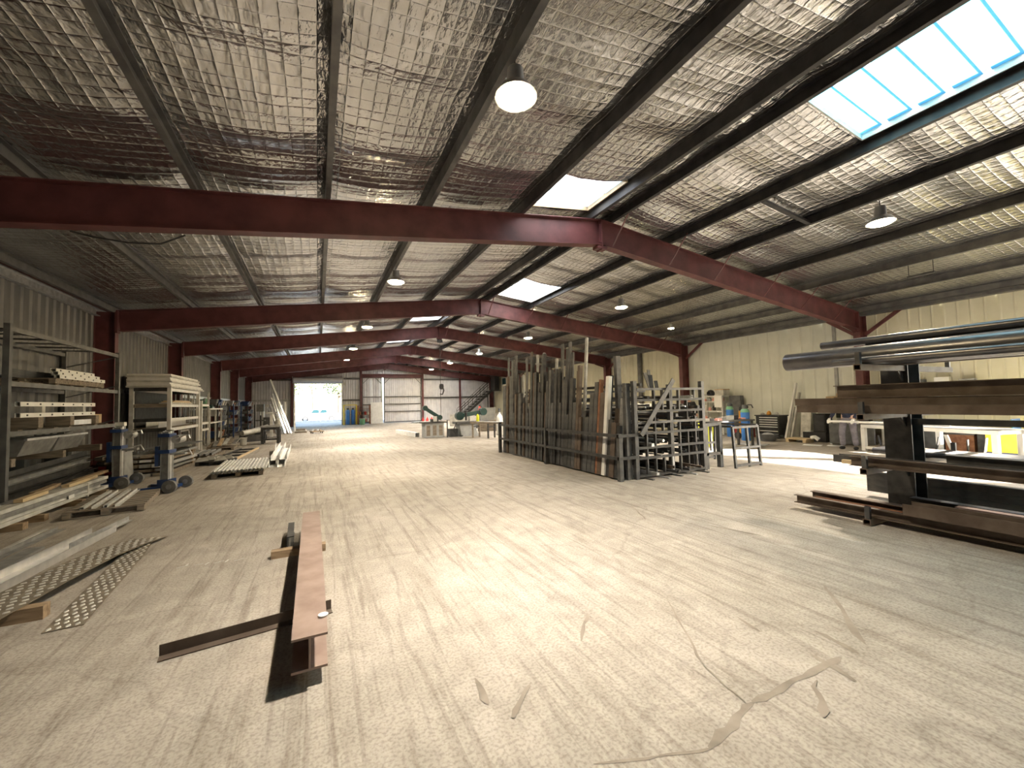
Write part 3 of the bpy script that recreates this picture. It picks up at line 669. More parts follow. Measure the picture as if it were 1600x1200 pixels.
# ---- pallets
def pallet(label, loc, rot, w=1.1, l=1.2, m='timber_grey', group=None):
    t = thing('timber_pallet', label, 'pallet', loc, rot, group)
    for x in (-w/2+.05, 0, w/2-.05): MB().box(x-.045,x+.045,-l/2,l/2,.018,.10).build('stringer',m,t)
    n = max(5,int(l/.19))
    for i in range(n): yy = -l/2+(i+.5)*l/n; MB().box(-w/2,w/2,yy-l/n*.37,yy+l/n*.37,.101,.12).build('deck_board',m,t)
    for i in (0, n//2, n-1): yy = -l/2+(i+.5)*l/n; MB().box(-w/2,w/2,yy-.045,yy+.045,0,.017).build('bottom_board',m,t)
    return t
pallet('low timber pallet carrying pale rails, in front of the blue lifts',(-3.15,9.42,0),R_(8),.95,1.55)
for i in range(4):
    x = -3.45+.14*i; member('pale_rail',['outermost pale rail on the low pallet, rack side','second pale rail on the low pallet','third pale rail on the low pallet','pale rail on the low pallet nearest the aisle'][i],'rail','L' if i % 2 else 'box',(.05,.04,.004),(x+.12,8.7,.142),(x-.10,10.3,.142),'white_dusty','pale rails on the low pallet')
member('dark_plate','dark bent plate sticking out beneath the low pallet\'s near end','plate','flat',(.35,.012),(-3.55,8.85,.007),(-3.5,9.5,.007),'steel_dark') if False else None
# corrugated panels on a pallet
pallet('pallet under the corrugated panels on the open floor',(-1.80,12.85,0),R_(3),1.05,2.2)
def corr_panel(label, loc, rot, w, l, z, m):
    per = w/14; vs = []; 
    for k in range(14):
        for f, h in ((0,0),(.35,0),(.5,.022),(.85,.022)): vs.append((-w/2+(k+f)*per, h))
    vs.append((w/2,0)); b = MB(); n = len(vs)
    pts = [(x,-l/2,h) for x,h in vs]+[(x,l/2,h) for x,h in vs]+[(x,-l/2,h-.003) for x,h in vs]+[(x,l/2,h-.003) for x,h in vs]
    fs = [(i,i+1,n+i+1,n+i) for i in range(n-1)]+[(2*n+i+1,2*n+i,3*n+i,3*n+i+1) for i in range(n-1)]+[(i+1,i,2*n+i,2*n+i+1) for i in range(n-1)]
    o = b.add(pts,fs).build('corrugated_sheet',m); o.location = (loc[0],loc[1],z); o.rotation_euler = (0,0,rot); tag(o,label,'panel','corrugated panels on the pallet')
for i in range(3): corr_panel(['lowest corrugated panel on the floor pallet','middle corrugated panel on the floor pallet','topmost corrugated panel, pale ribs, on the floor pallet'][i],(-1.80+.02*i,12.85),R_(3),1.12,2.4,.125+.026*i,'white_dusty')
# white channels
for i, (x,y0,y1,z) in enumerate([(-1.20,13.1,17.6,.0),(-.98,13.0,17.9,.0),(-1.17,13.4,18.4,.15),(-.96,13.5,17.2,.15)]):
    member('white_channel',['white channel on the floor, bottom row, side of the corrugated panels','white channel on the floor, bottom row, open aisle side','white channel in the top row, side of the corrugated panels','white channel in the top row, open aisle side'][i],'channel','U',(.19,.14,.008),(x+.06,y0,z+.071),(x+.06-.024*(y1-y0),y1,z+.071),'white_paint','bundle of white channels')
member('white_fin','upright white strip rising from the white channels','strip','flat',(.012,.22),(-1.33,16.2,.12),(-1.45,18.2,.20),'white_paint')
# ---- two material lifts
def lift(label, loc, rot, tall):
    t = thing('material_lift', label, 'lift', loc, rot, 'blue material lifts')
    h = 1.22*tall
    for x in (-.07, 0, .07): MB().prism(c_prof(.06,.14,.008),(x,0,.08),(x,0,h+.02*x/.07),(0,1,0)).build('mast_section','aluminium' if x==0 else 'alu_dull',t)
    for z in (.66*h,.93*h): MB().box(-.13,.13,-.10,.10,z-.035,z+.035).build('bracket','blue_paint',t)
    MB().box(-.12,.12,-.11,.11,.05,.24).build('foot_block','blue_paint',t)
    MB().box(-.09,.10,.11,.17,.42*h,.75*h).build('carriage_plate','blue_paint',t)
    for s in (-1,1):
        leg = MB().bar((s*.10,.05,.07),(s*.28,.40,.07),.06,.08).build('leg','blue_paint',t)
        MB().cyl((s*.28-.03,.42,.05),(s*.28+.03,.42,.05),.05,n=12).build('castor','rubber_grey',leg,True)
    MB().box(-.32,.32,-.16,-.10,.04,.10).build('rear_axle_bar','blue_paint',t)
    for s in (-1,1):
        wq = MB().cyl((s*.30-.035,-.20,.125),(s*.30+.035,-.20,.125),.125,n=18).build('wheel','rubber_grey',t,True)
        MB().cyl((s*.30-.04,-.20,.125),(s*.30+.04,-.20,.125),.05,n=10).build('wheel_hub','alu_dull',wq,True)
    MB().box(-.05,.05,-.34,-.08,.60*h,.63*h).build('handle_bar','galv',t)
    wn = MB().cyl((-.10,-.20,.86*h),(.12,-.20,.86*h),.085,n=16).build('winch','galv',t,True)
    MB().tube([(-.11,-.20,.86*h),(-.15,-.27,.88*h),(-.15,-.38,.93*h),(-.15,-.45,.93*h),(-.15,-.47,.87*h)],.016,7).build('crank','aluminium',wn,True)
    MB().tube([(0,-.11,.62*h),(.06,-.22,.62*h+.04),(.10,-.34,.62*h+.07),(.10,-.40,.62*h-.05)],.014,7).build('pull_handle','galv',t,True)
    return t
lift('blue and aluminium material lift nearer the aisle, big rear wheels out',(-2.80,10.66,0),R_(78),1.0)
l2 = lift('blue and aluminium material lift standing against the near pallet rack',(-3.93,11.78,0),R_(84),1.08)
MB().box(.0,.12,-.08,.08,1.33,1.41).build('white_cap','white_paint',l2)

# ================================================================== pallet racking along the left wall
def holes(o, n, y0, y1, x, z):
    for i in range(n): MB().box(x,x+.004,y0+(y1-y0)*(i+.5)/n-.02,y0+(y1-y0)*(i+.5)/n+.02,z-.015,z+.015).build('bolt_hole','black_plastic',o)
before = set(bpy.data.objects)
r1 = thing('pallet_rack','tall grey pallet rack against the corrugated wall, nearest of the racks','rack',(-4.5,10.10,0))
for x in (-.43,.5):
    for y in (-1.92,1.92): MB().prism(c_prof(.075,.075,.01),(x,y,0),(x,y,3.06),(0,1,0)).build('post','rack_grey' if y > 0 else 'grey_dark',r1)
for z in (2.98,2.12,1.33):
    for x in (-.43,.5): MB().box(x-.025,x+.025,-1.88,1.88,z-.038,z+.038).build('beam','rack_grey',r1)
for y in (-1.92,1.92):
    for z in (.4,1.2,2.0,2.7): MB().bar((-.39,y,z),(.46,y,z+.25),.04,.02).build('end_brace','grey_dark',r1)
for i in range(6): y = -1.5+i*.6; MB().box(-.44,.47,y-.05,y+.05,3.019,3.04).build('top_slat','rack_grey' if i % 2 else 'steel_dark',r1)
for z in (2.17,1.38):
    for i in range(7): y = -1.5+i*.5; MB().box(-.44,.47,y-.06,y+.06,z-.011,z+.007).build('deck_slat','timber_grey',r1)
def rail(label, x, y0, y1, z, wd, h, m='white_paint', n=5, grp='perforated white rails on the near rack'):
    o = member('perforated_rail',label,'rail','box',(wd,h,.006),(x,y0,z),(x,y1,z),m,grp); holes(o,n,0,y1-y0,wd/2,0); return o
pallet('timber pallet on the upper deck of the near rack',(-4.5,10.55,2.179),0,.9,1.9)
for i in range(4): rail(['lower','second','third','topmost'][i]+' white perforated rail on the near rack\'s upper deck',-4.10-.09*i,9.75+.15*i,11.55,2.337+.072*i if i < 3 else 2.337,.085,.07,'white_paint' if i < 3 else 'white_dusty')
for i in range(4): member('dark_flat_sheet','dark flat panel stacked behind the rails, upper deck, %s up' % ORD[i],'panel','flat',(.42,.035),(-4.72,8.45,2.32+.037*i),(-4.72,11.2-.2*i,2.32+.037*i),'grey_dark','dark panels on the upper deck')
for i in range(2): rail(['lower','upper'][i]+' long white perforated rail on the near rack\'s lower deck',-4.14,8.75,11.25,1.62+.19*i,.07,.075,n=7)
for i in range(3): o = MB().box(-4.35,-4.0,9.0+1.0*i,9.14+1.0*i,1.401,1.581).build('spacer_block','timber_grey'); tag(o,ORD[i]+' spacer block under the long perforated rails','block','spacer blocks on the lower deck')
for i in range(2): o = MB().box(-4.19,-4.09,9.3+1.4*i,9.40+1.4*i,1.659,1.771).build('white_spacer','white_dusty'); tag(o,['nearer','farther'][i]+' white spacer between the long perforated rails','block','white spacers on the lower deck')
member('silver_tray','shiny silver tray lying on the near rack\'s lower deck','tray','U',(.30,.10,.006),(-4.2,10.2,1.452),(-4.2,10.95,1.452),'aluminium')
member('dull_beam','dull grey box beam along the near rack\'s lower deck','beam','box',(.12,.16,.006),(-4.62,8.4,1.482),(-4.62,11.5,1.482),'alu_dull')
o = MB().box(-.16,.16,-.2,.2,0,.2).build('parts_carton','cardboard',None,False,(-4.3,11.45,1.401)); tag(o,'small carton of parts at the far end of the lower deck','carton')
o = MB().box(-.1,.1,-.1,.1,0,.14).build('dark_tool_case','blue_paint',None,False,(-4.72,11.62,1.401)); tag(o,'small dark case beside the carton on the lower deck','case')
# grey sloping bins and long dark sections below
for i in range(2):
    t = thing('sloping_bin',['nearer grey sloping bin under the near rack\'s lower deck','farther grey sloping bin under the near rack\'s lower deck'][i],'bin',(-4.5,9.35+1.0*i,.93))
    MB().add([(-.3,-.45,0),(.3,-.45,0),(.3,.45,0),(-.3,.45,0),(-.36,-.48,.28),(.42,-.48,.28),(.42,.48,.28),(-.36,.48,.28)],[(0,3,2,1),(0,1,5,4),(1,2,6,5),(2,3,7,6),(3,0,4,7)]).build('body','alu_dull',t); MB().box(.40,.44,-.5,.5,.26,.30).build('rim','galv',t)
for i in range(3): o = MB().box(-4.88,-4.05,8.45+1.45*i,8.55+1.45*i,.80,.929).build('support_bearer','timber_grey'); tag(o,['nearest','middle','farthest'][i]+' bearer carrying the grey sloping bins','bearer','bearers in the near rack')
for i,z in enumerate((0,)):
    for j in range(3):
        o = MB().box(-4.93,-4.56,8.5+1.45*j-.06,8.5+1.45*j+.06,0,.799).build('trestle_block','grey_dark'); tag(o,['nearest','middle','farthest'][j]+' dark trestle block standing inside the near rack','trestle','trestle blocks in the near rack')
for i in range(6):
    y0 = 8.35+random.uniform(-.1,.2); member('stored_section','long dark stored section lying in the base of the near rack, %s from the floor' % ORD[i],'section','L' if i % 2 else 'C',(.08,.10,.006),(-4.16-.035*i,y0,.06+.108*i),(-4.14-.035*i,y0+3.1,.06+.135*i),'alu_dull' if i in (1,4) else 'steel_dark','stored sections in the near rack')
for o in list(bpy.data.objects):
    if o not in before and o.parent is None: o.location = o.location+Vector((-.33,.82,0))
o = MB().box(-.02,.02,-.32,.32,-.34,.34).build('grey_board','grey_panel',None,False,(-3.93,11.2,.62)); o.rotation_euler = (0,R_(-3),0); o.location=(-4.1,12.72,.345); tag(o,'grey board standing behind the farther blue lift','board')

# ---- white rack beyond the second frame
r2 = thing('sheet_rack','white framed rack stacked with sheets, beyond the near pallet rack','rack',(-4.6,17.62,0))
for x in (-.45,.45):
    for y in (-1.66,1.66): MB().box(x-.05,x+.05,y-.05,y+.05,0,2.36).build('post','white_paint' if x > 0 else 'white_dusty',r2)
for z in (2.30,1.80,1.36,1.05):
    for x in (-.45,.45): MB().box(x-.03,x+.03,-1.6,1.6,z-.045,z+.045).build('long_beam','white_paint',r2)
    for y in (-1.66,1.66): MB().box(-.4,.4,y-.03,y+.03,z-.05,z+.05).build('cross_beam','timber_grey' if z == 1.80 else 'steel_dark',r2)
for z in (1.846,1.096): MB().box(-.42,.42,-1.58,1.58,z,z+.02).build('shelf_board','timber_grey',r2)
for i in range(6): x = -.36+i*.14; MB().box(x-.012,x+.012,1.58,1.61,1.12,2.25).build('mesh_bar','galv',r2)
MB().box(-.43,-.40,-1.55,1.55,1.12,2.25).build('back_panel','steel_dark',r2)
for i in range(8):
    zz = 2.362+.052*i; y1 = 19.75-.12*i-(.5 if i == 3 else 0)
    o = MB().box(-5.13+.01*(i%3),-4.06-.02*(i%3),15.75+.03*(i%2),y1,zz,zz+.045).build('white_sheet','white_paint' if i % 3 else 'white_dusty'); tag(o,'white panel in the stack on top of the sheet rack, %s from the bottom' % ORD[i],'panel','white panels on the sheet rack')
o = MB().box(-4.9,-4.3,16.2,18.4,2.775,2.79).build('loose_sheet','steel_dark'); tag(o,'thin dark sheet lying on the topmost white panel','sheet')
member('white_trough','white folded trough lying low in the near end of the sheet rack','trough','U',(.30,.22,.006),(-4.6,16.1,1.228),(-4.6,19.0,1.228),'white_paint')
for i in range(3): member('cream_board','cream board on the sheet rack\'s middle shelf, %s layer' % ORD[i],'board','flat',(.30,.035),(-4.38,16.4+.2*i,1.885+.037*i),(-4.38,18.9-.2*i,1.885+.037*i),'cream_wood' if i else 'white_dusty','cream boards on the sheet rack')
r3 = thing('short_rack','smaller white rack with a dark upright beyond the sheet rack','rack',(-4.42,20.05,0))
for x in (-.33,.33):
    for y in (-.55,.55): MB().box(x-.035,x+.035,y-.035,y+.035,0,2.35 if y > 0 else 2.0).build('post','white_paint' if y < 0 else 'white_dusty',r3)
for z in (1.82,1.1,.85):
    for x in (-.33,.33): MB().box(x-.025,x+.025,-.52,.52,z-.04,z+.04).build('long_beam','white_paint',r3)
for z in (1.86,1.14): MB().box(-.31,.31,-.5,.5,z,z+.02).build('shelf_board','timber_grey',r3)
t = thing('work_table','white-topped open table with a bar below, beyond the short rack','table',(-4.42,22.1,0))
for x in (-.32,.32):
    for y in (-1.2,-.1,1.1): MB().box(x-.03,x+.03,y-.03,y+.03,0,1.64).build('leg','white_dusty',t)
MB().box(-.36,.36,-1.28,1.18,1.641,1.70).build('top','white_paint',t); MB().box(.29,.35,-1.15,1.05,1.05,1.10).build('lower_bar','white_paint',t); MB().box(-.28,.28,-1.15,1.05,1.06,1.09).build('lower_shelf','timber_grey',t)
t = thing('green_machine_head','green machine head standing on the white-topped table','machine',(-4.42,21.7,1.701))
MB().lathe([(.18,0),(.20,.05),(.14,.12),(.12,.35),(.08,.42),(.02,.44)],n=14).build('body','gas_green',t,True); MB().box(-.3,.3,-.22,.22,0,.06).build('base','machine_green',t); MB().cyl((0,-.12,.3),(.05,-.35,.42),.035).build('spindle','galv',t,True)
for i,(x,y,s) in enumerate([(-4.3,20.3,.12),(-4.45,19.75,.14),(-4.4,22.7,.12)]):
    o = MB().lathe([(s*.7,0),(s*.8,s*.2),(s*.75,s*1.1),(s*.4,s*1.3),(s*.3,s*1.5)],n=10).build('paint_tin','machine_green' if i != 1 else 'white_dusty',None,True,(x,y,1.881 if i < 2 else 1.701)); tag(o,['dark green tin on the short rack, far end','pale tin on the short rack, near end','dark green tin on the white-topped table'][i],'tin')
# ---- clutter between the racks and the aisle
def plank_stack(pre, cx, cy, n, w, l, mats, rot, grp):
    z = 0.0
    for i in range(n):
        h = random.uniform(.05,.09)
        for c in range(3):
            x = (c-1)*w/3+random.uniform(-.006,.006); b = MB().box(x-w/7,x+w/7,-l/2+random.uniform(-.1,.1),l/2+random.uniform(-.12,.12),0,h)
            o = b.build('stored_board',mats[(i+c) % len(mats)],None,False,(cx,cy,z)); o.rotation_euler=(0,0,rot); tag(o,'%s, layer %s from the floor, %s from the aisle' % (pre, ORD[i], ORD[2-c]),'board',grp)
        z += h+.001
        if i < n-1:
            for yy in (-l*.35,l*.35):
                o = MB().box(-w/2,w/2,yy-.04,yy+.04,0,.05).build('stack_spacer','timber',None,False,(cx,cy,z)); o.rotation_euler=(0,0,rot); tag(o,'%s spacer on layer %s of the %s' % ('near' if yy < 0 else 'far', ORD[i], pre),'spacer',grp)
            z += .051
    return z
plank_stack('aluminium board stack behind the aisle-side lift',-3.80,14.3,5,.80,2.3,['alu_dull','aluminium','timber_grey'],R_(-4),'aluminium board stack')
z = plank_stack('dark board stack beyond the near rack',-4.55,13.6,5,.5,1.0,['steel_dark','timber_grey','red_paint'],R_(2),'dark board stack')
member('dark_sheet','wide dark sheet lying across the aluminium board stack','sheet','flat',(.75,.014),(-3.80,13.6,.64),(-3.62,15.9,.66),'grey_dark')
pallet('timber pallet under the aluminium rails, farther along the wall',(-3.52,17.3,0),R_(-5),.8,1.6)
for i in range(5): member('aluminium_rail','aluminium rail heaped on the far wall-side pallet, %s along' % ORD[i],'rail','box',(.08,.07,.004),(-3.82+.15*i,16.2+.1*i,.157),(-3.87+.15*i,18.3,.157),'aluminium' if i % 2 else 'alu_dull','aluminium rails on the wall-side pallet')
t = thing('ladder_grid','flat ladder-shaped steel frame lying beyond the corrugated panels','frame',(-2.60,17.6,0),R_(-3))
for x in (-.3,.3): MB().box(x-.03,x+.03,-2.0,2.0,.0,.06).build('side_rail','cream_wood' if x > 0 else 'steel_dark',t)
for y in (-1.6,-.6,.5,1.6): MB().box(-.27,.27,y-.05,y+.05,.005,.055).build('rung','steel_dark',t)
pallet('low dark pallet of scrap beside the ladder-shaped frame',(-2.75,15.0,0),R_(-12),.8,.8,'steel_dark')
for i in range(5):
    a = random.uniform(-.2,.2); o = MB().add([(-.16,-.08,0),(.17,-.1,.02),(.12,.12,.03),(-.14,.1,.0),(-.1,-.04,.10),(.09,-.05,.13),(.06,.06,.09),(-.07,.05,.12)],[(0,3,2,1),(4,5,6,7),(0,1,5,4),(1,2,6,5),(2,3,7,6),(3,0,4,7)]).build('wrapped_bundle','plastic_wrap' if i % 2 else 'white_dusty',None,False,(-3.06+.15*i,14.74+.27*(i%3),.121)); o.rotation_euler=(0,0,a); tag(o,'crumpled pale wrapped bundle on the dark scrap pallet, %s along' % ORD[i],'bundle','bundles on the scrap pallet')
pallet('timber pallet of scrap under the short rack',(-3.52,20.2,0),R_(3),.9,1.2)
for i in range(6):
    o = MB().bar((0,0,0),(random.uniform(-.03,.03),random.uniform(.5,.9),random.uniform(.05,.3)),.12,.03).build('scrap_plate',['timber_grey','alu_dull','cardboard','white_dusty'][i%4],None,False,(-3.9+.16*i,19.8+.05*i,.138+.02*i)); tag(o,'bent scrap plate heaped on the wall-side scrap pallet, %s' % ORD[i],'scrap','scrap on the wall-side pallet')
t = thing('plastic_bucket','white bucket beside the wall-side scrap pallet','bucket',(-3.05,22.0,0)); MB().lathe([(.12,0),(.15,.32),(.16,.33),(.14,.33),(.11,.03)],n=14).build('pail','white_paint',t,True); MB().tube([(-.15,0,.31),(-.1,-.1,.24),(0,-.16,.2),(.1,-.1,.24),(.15,0,.31)],.006,5).build('handle','galv',t,True)
# dark shelving further down the wall
def shelf_unit(label, loc, w, d, h, lv, m, mp):
    t = thing('storage_shelf', label, 'shelf', loc, 0, 'dark shelving along the far side wall')
    for x in (-d/2,d/2):
        for y in (-w/2,w/2): MB().box(x-.03,x+.03,y-.03,y+.03,0,h).build('post',mp,t)
    for i in range(lv): z = .25+(h-.35)*i/(lv-1); MB().box(-d/2+.03,d/2-.03,-w/2,w/2,z-.03,z).build('shelf_board',m,t)
    return [.25+(h-.35)*i/(lv-1) for i in range(lv)]
cols = ['blue_paint','steel_dark','white_dusty','grey_dark','alu_dull','blue_paint','rust']
for u,(y,lb) in enumerate([(25.4,'dark storage shelf before the fourth frame, nearest of three'),(29.6,'blue-bin storage shelf between the fourth and fifth frames'),(35.3,'dark storage shelf between the fifth frame and the back wall')]):
    zs = shelf_unit(lb,(-4.72,y,0),2.6 if u!=2 else 3.4,.62,1.95,4,'steel_dark','steel_dark' if u!=1 else 'blue_paint')
    for li,z in enumerate(zs):
        for k in range(5):
            hh = random.uniform(.16,.34); t = MB(); yy = y-1.05+.52*k; wv = random.uniform(.14,.22)
            t.add([(-.2,-wv*.8,0),(.2,-wv*.8,0),(.2,wv*.8,0),(-.2,wv*.8,0),(-.24,-wv,hh),(.26,-wv,hh),(.26,wv,hh),(-.24,wv,hh)],[(0,3,2,1),(4,5,6,7),(0,1,5,4),(1,2,6,5),(2,3,7,6),(3,0,4,7)])
            o = t.build('parts_bin',cols[(k*2+li+u) % 7],None,False,(-4.70,yy,z+.001)); tag(o,'parts bin on the %s storage shelf, %s shelf up, %s along' % (['nearest dark','blue-bin','far dark'][u],ORD[li],ORD[k]),'bin','bins on the far storage shelves')

# ================================================================== middle and back of the hall
t = thing('steel_workbench','black steel workbench with a pale top standing in the aisle','workbench',(-1.98,22.2,0))
MB().box(-.42,.42,-.42,.42,.76,.82).build('top','galv',t); MB().box(-.38,.38,-.38,.38,.64,.758).build('apron','steel_dark',t)
for x in (-.32,.32):
    for y in (-.32,.32): MB().box(x-.06,x+.06,y-.06,y+.06,0,.639).build('leg','steel_dark',t)
MB().box(-.30,.30,-.34,-.26,.16,.24).build('stretcher','steel_dark',t)
t = thing('bench_vise','pale vise block on the corner of the black workbench','vise',(-1.72,22.35,.821))
MB().box(-.10,.10,-.14,.14,0,.08).build('base','white_dusty',t); MB().lathe([(.10,0),(.12,.08),(.09,.18),(.03,.22)],(0,0,.08),12).build('jaw','white_dusty',t,True)
t = thing('wrapped_roll','tarpaulin-wrapped roll on a dark pallet beside the black workbench','roll',(-2.95,24.3,0),R_(30))
MB().box(-.5,.5,-.35,.35,0,.30).build('crate','steel_dark',t); MB().tube([(-.55,-.1,.42),(-.2,0,.46),(.3,.05,.55),(.75,.1,.66)],.14,10).build('tarpaulin','plastic_wrap',t,True)
t = thing('floor_stand','white upright stand behind the black workbench','stand',(-2.35,26.5,0))
MB().box(-.07,.07,-.07,.07,.03,1.35).build('column','white_dusty',t); MB().box(-.25,.25,-.25,.25,0,.03).build('base','steel_dark',t); MB().box(-.3,.3,-.12,.12,1.35,1.42).build('head','white_dusty',t)
t = thing('drill_press','dark drill press against the far side wall','drill',(-3.3,30.5,0))
MB().box(-.3,.3,-.25,.25,0,.08).build('base','steel_dark',t); MB().cyl((0,.08,.08),(0,.08,1.5),.06).build('pillar','steel_mid',t,True); MB().box(-.2,.2,-.35,.3,1.45,1.9).build('head','grey_dark',t); MB().box(-.25,.25,-.35,.2,.85,.9).build('table','steel_mid',t); MB().cyl((0,-.2,1.45),(0,-.2,1.2),.04).build('spindle','galv',t,True)
t = thing('tool_cabinet','white topped cabinet with hanging tools near the back corner','cabinet',(-2.9,33.5,0))
MB().box(-.55,.55,-.3,.3,.06,1.0).build('body','grey_dark',t); MB().box(-.6,.6,-.32,.32,1.75,1.9).build('hood','white_dusty',t)
for x in (-.55,.55): MB().box(x-.03,x+.03,-.3,.3,0,1.75).build('side_frame','white_dusty',t)
for i in range(5): MB().box(-.45+.2*i,-.38+.2*i,-.32,-.28,1.15,1.45).build('hung_tool','galv',t)
# aluminium sections leaning by the roller door
tips = [(-2.79,30.7,3.5,.10),(-2.50,30.4,2.62,.15),(-2.62,30.3,2.55,.13),(-2.70,30.2,2.3,.11),(-2.75,30.1,1.9,.10),(-2.85,30.1,1.6,.09)]
for i,(x,y,z,wd) in enumerate(tips):
    member('leaning_extrusion',['longest thin aluminium section leaning by the roller door','broad aluminium section leaning by the roller door, second longest','silver section leaning by the roller door, third longest','silver section leaning by the roller door, fourth longest','short silver section leaning by the roller door','shortest silver section leaning by the roller door'][i],'extrusion','box',(wd,.07,.006),(-1.50-.16*i,29.0+.13*(i%2),.035),(x,y+.3*(i%2),z),'aluminium','sections leaning by the roller door')
for i,(x,h) in enumerate([(-1.95,2.05),(-1.80,2.1)]): member('white_post',['shorter white post standing beside the roller door','taller white post standing beside the roller door'][i],'post','box',(.09,.09,.006),(x+.4*i,31.4,.0),(x+.4*i-.03,31.7,h),'white_paint','white posts by the roller door')
t = thing('angle_stand','timber stand propping the leaning sections','stand',(-2.3,30.75,0))
MB().box(-.45,.35,.34,.42,0,1.1).build('panel','timber_grey',t); MB().box(-.5,.4,-.05,.42,.001,.05).build('foot','timber_grey',t)
for i in range(3):
    o = MB().box(-.35+.04*i,.35-.05*i,-.45,.45,0,.08).build('board_pile','white_dusty' if i % 2 else 'timber_grey',None,False,(-.98,30.0,.081*i)); tag(o,['lowest','middle','topmost'][i]+' flat board in the low pile by the roller door','board','board pile by the roller door')
t = thing('flat_trolley','small flat trolley with scrap in front of the roller door','trolley',(-.05,28.3,0),R_(15))
MB().box(-.36,.36,-.28,.28,.10,.15).build('deck','timber',t)
for x in (-.28,.28):
    for y in (-.2,.2): MB().cyl((x-.02,y,.05),(x+.02,y,.05),.05,n=10).build('castor','rubber',t,True)
for i in range(4): MB().bar((-.3+.15*i,-.1,.17),(-.15+.14*i,.15,.24),.08,.04).build('scrap_piece','timber_grey' if i % 2 else 'white_dusty',t)
# yellow cage with blue bottles
t = thing('gas_cage','yellow steel cage frame beside the roller door','cage',(2.62,38.9,0))
for x in (-.52,.52):
    for y in (-.3,.3): MB().box(x-.03,x+.03,y-.03,y+.03,0,1.72).build('post','yellow',t)
for y in (-.3,.3): MB().box(-.55,.55,y-.03,y+.03,1.72,1.78).build('top_rail','yellow',t)
for z in (.4,.9,1.35): MB().box(-.5,.5,.28,.31,z-.02,z+.02).build('back_rail','yellow',t)
MB().box(-.5,.5,-.28,.28,.001,.03).build('floor_plate','grey_dark',t)
def cylinder(label, loc, h, r, m1, m2, grp):
    t = thing('gas_cylinder', label, 'gas cylinder', loc, 0, grp)
    MB().lathe([(r*.92,0),(r,.02),(r,h*.80)],n=18).build('body',m1,t,True); MB().lathe([(r,h*.80),(r*.97,h*.84),(r*.75,h*.89),(r*.35,h*.92),(r*.30,h*.93)],n=18).build('shoulder',m2,t,True)
    MB().lathe([(r*.62,h*.90),(r*.66,h*.93),(r*.6,h*1.0),(r*.2,h*1.01)],n=12).build('valve_guard','grey_dark',t,True); MB().cyl((0,-r*.9,h*.95),(0,r*.6,h*.95),r*.16,n=8).build('regulator','black_plastic',t,True)
cylinder('blue gas cylinder inside the yellow cage, roller door side',(2.43,38.85,.031),1.45,.155,'gas_blue','gas_blue','blue gas cylinders in the cage')
cylinder('blue gas cylinder inside the yellow cage, wall rack side',(2.86,38.85,.031),1.45,.155,'gas_blue','gas_blue','blue gas cylinders in the cage')
t = thing('red_stillage','rust-red frame of odds and ends beside the yellow cage','rack',(3.75,38.6,0))
for x in (-.5,.5):
    for y in (-.35,.35): MB().box(x-.03,x+.03,y-.03,y+.03,0,1.7).build('post','rust',t)
for z in (.25,.85,1.4,1.68): MB().box(-.5,.5,-.35,.35,z-.02,z).build('shelf_board','rust',t)
for i in range(8): o = MB().lathe([(.08,0),(.10,.02),(.10,.25),(.05,.3)],n=10).build('oil_can',['rust','steel_dark','red_paint','white_dusty'][i%4],None,True,(3.42+.22*(i%4),38.55,.251 if i < 4 else .851)); tag(o,'oil can on the rust-red frame, %s shelf, %s along' % (['lower','upper'][i//4],ORD[i%4]),'can','cans on the rust-red frame')
t = thing('waste_bin','pale tub standing before the rust-red frame','tub',(3.55,37.9,0)); MB().lathe([(.2,0),(.26,.5),(.28,.52),(.25,.52),(.18,.03)],n=16).build('tub_body','gas_green',t,True); MB().lathe([(.27,.50),(.29,.51),(.29,.54),(.27,.54)],n=16).build('rim','white_dusty',t,True)
o = MB().box(-.55,.5,-.03,.03,0,1.95).build('white_board','white_paint',None,False,(4.95,39.15,.0)); o.rotation_euler=(R_(-4),0,0); o.location=(4.95,39.0,.003); tag(o,'plain white panel leaning against the sliding door','panel')
for i in range(3): o = MB().box(-.9,.9,-.25,.25,0,.05).build('floor_board','steel_dark' if i % 2 else 'white_dusty',None,False,(8.2+.1*i,35.5+.1*i,.051*i)); tag(o,['lowest','middle','topmost'][i]+' board of the low pile before the sliding door','board','low pile before the sliding door')
for i in range(3): o = MB().lathe([(.10,0),(.13,.02),(.12,.3),(.04,.42),(.03,.5)],n=10).build('red_bottle','bright_red' if i else 'red_paint',None,True,(8.6+.4*i,36.6,.0)); tag(o,ORD[i]+' red bottle standing on the floor by the sliding door','bottle','red bottles by the sliding door')
member('white_box_beam','white box beam lying on the floor before the band saws','beam','box',(.22,.22,.01),(4.55,20.6,.111),(4.20,24.2,.111),'white_paint')
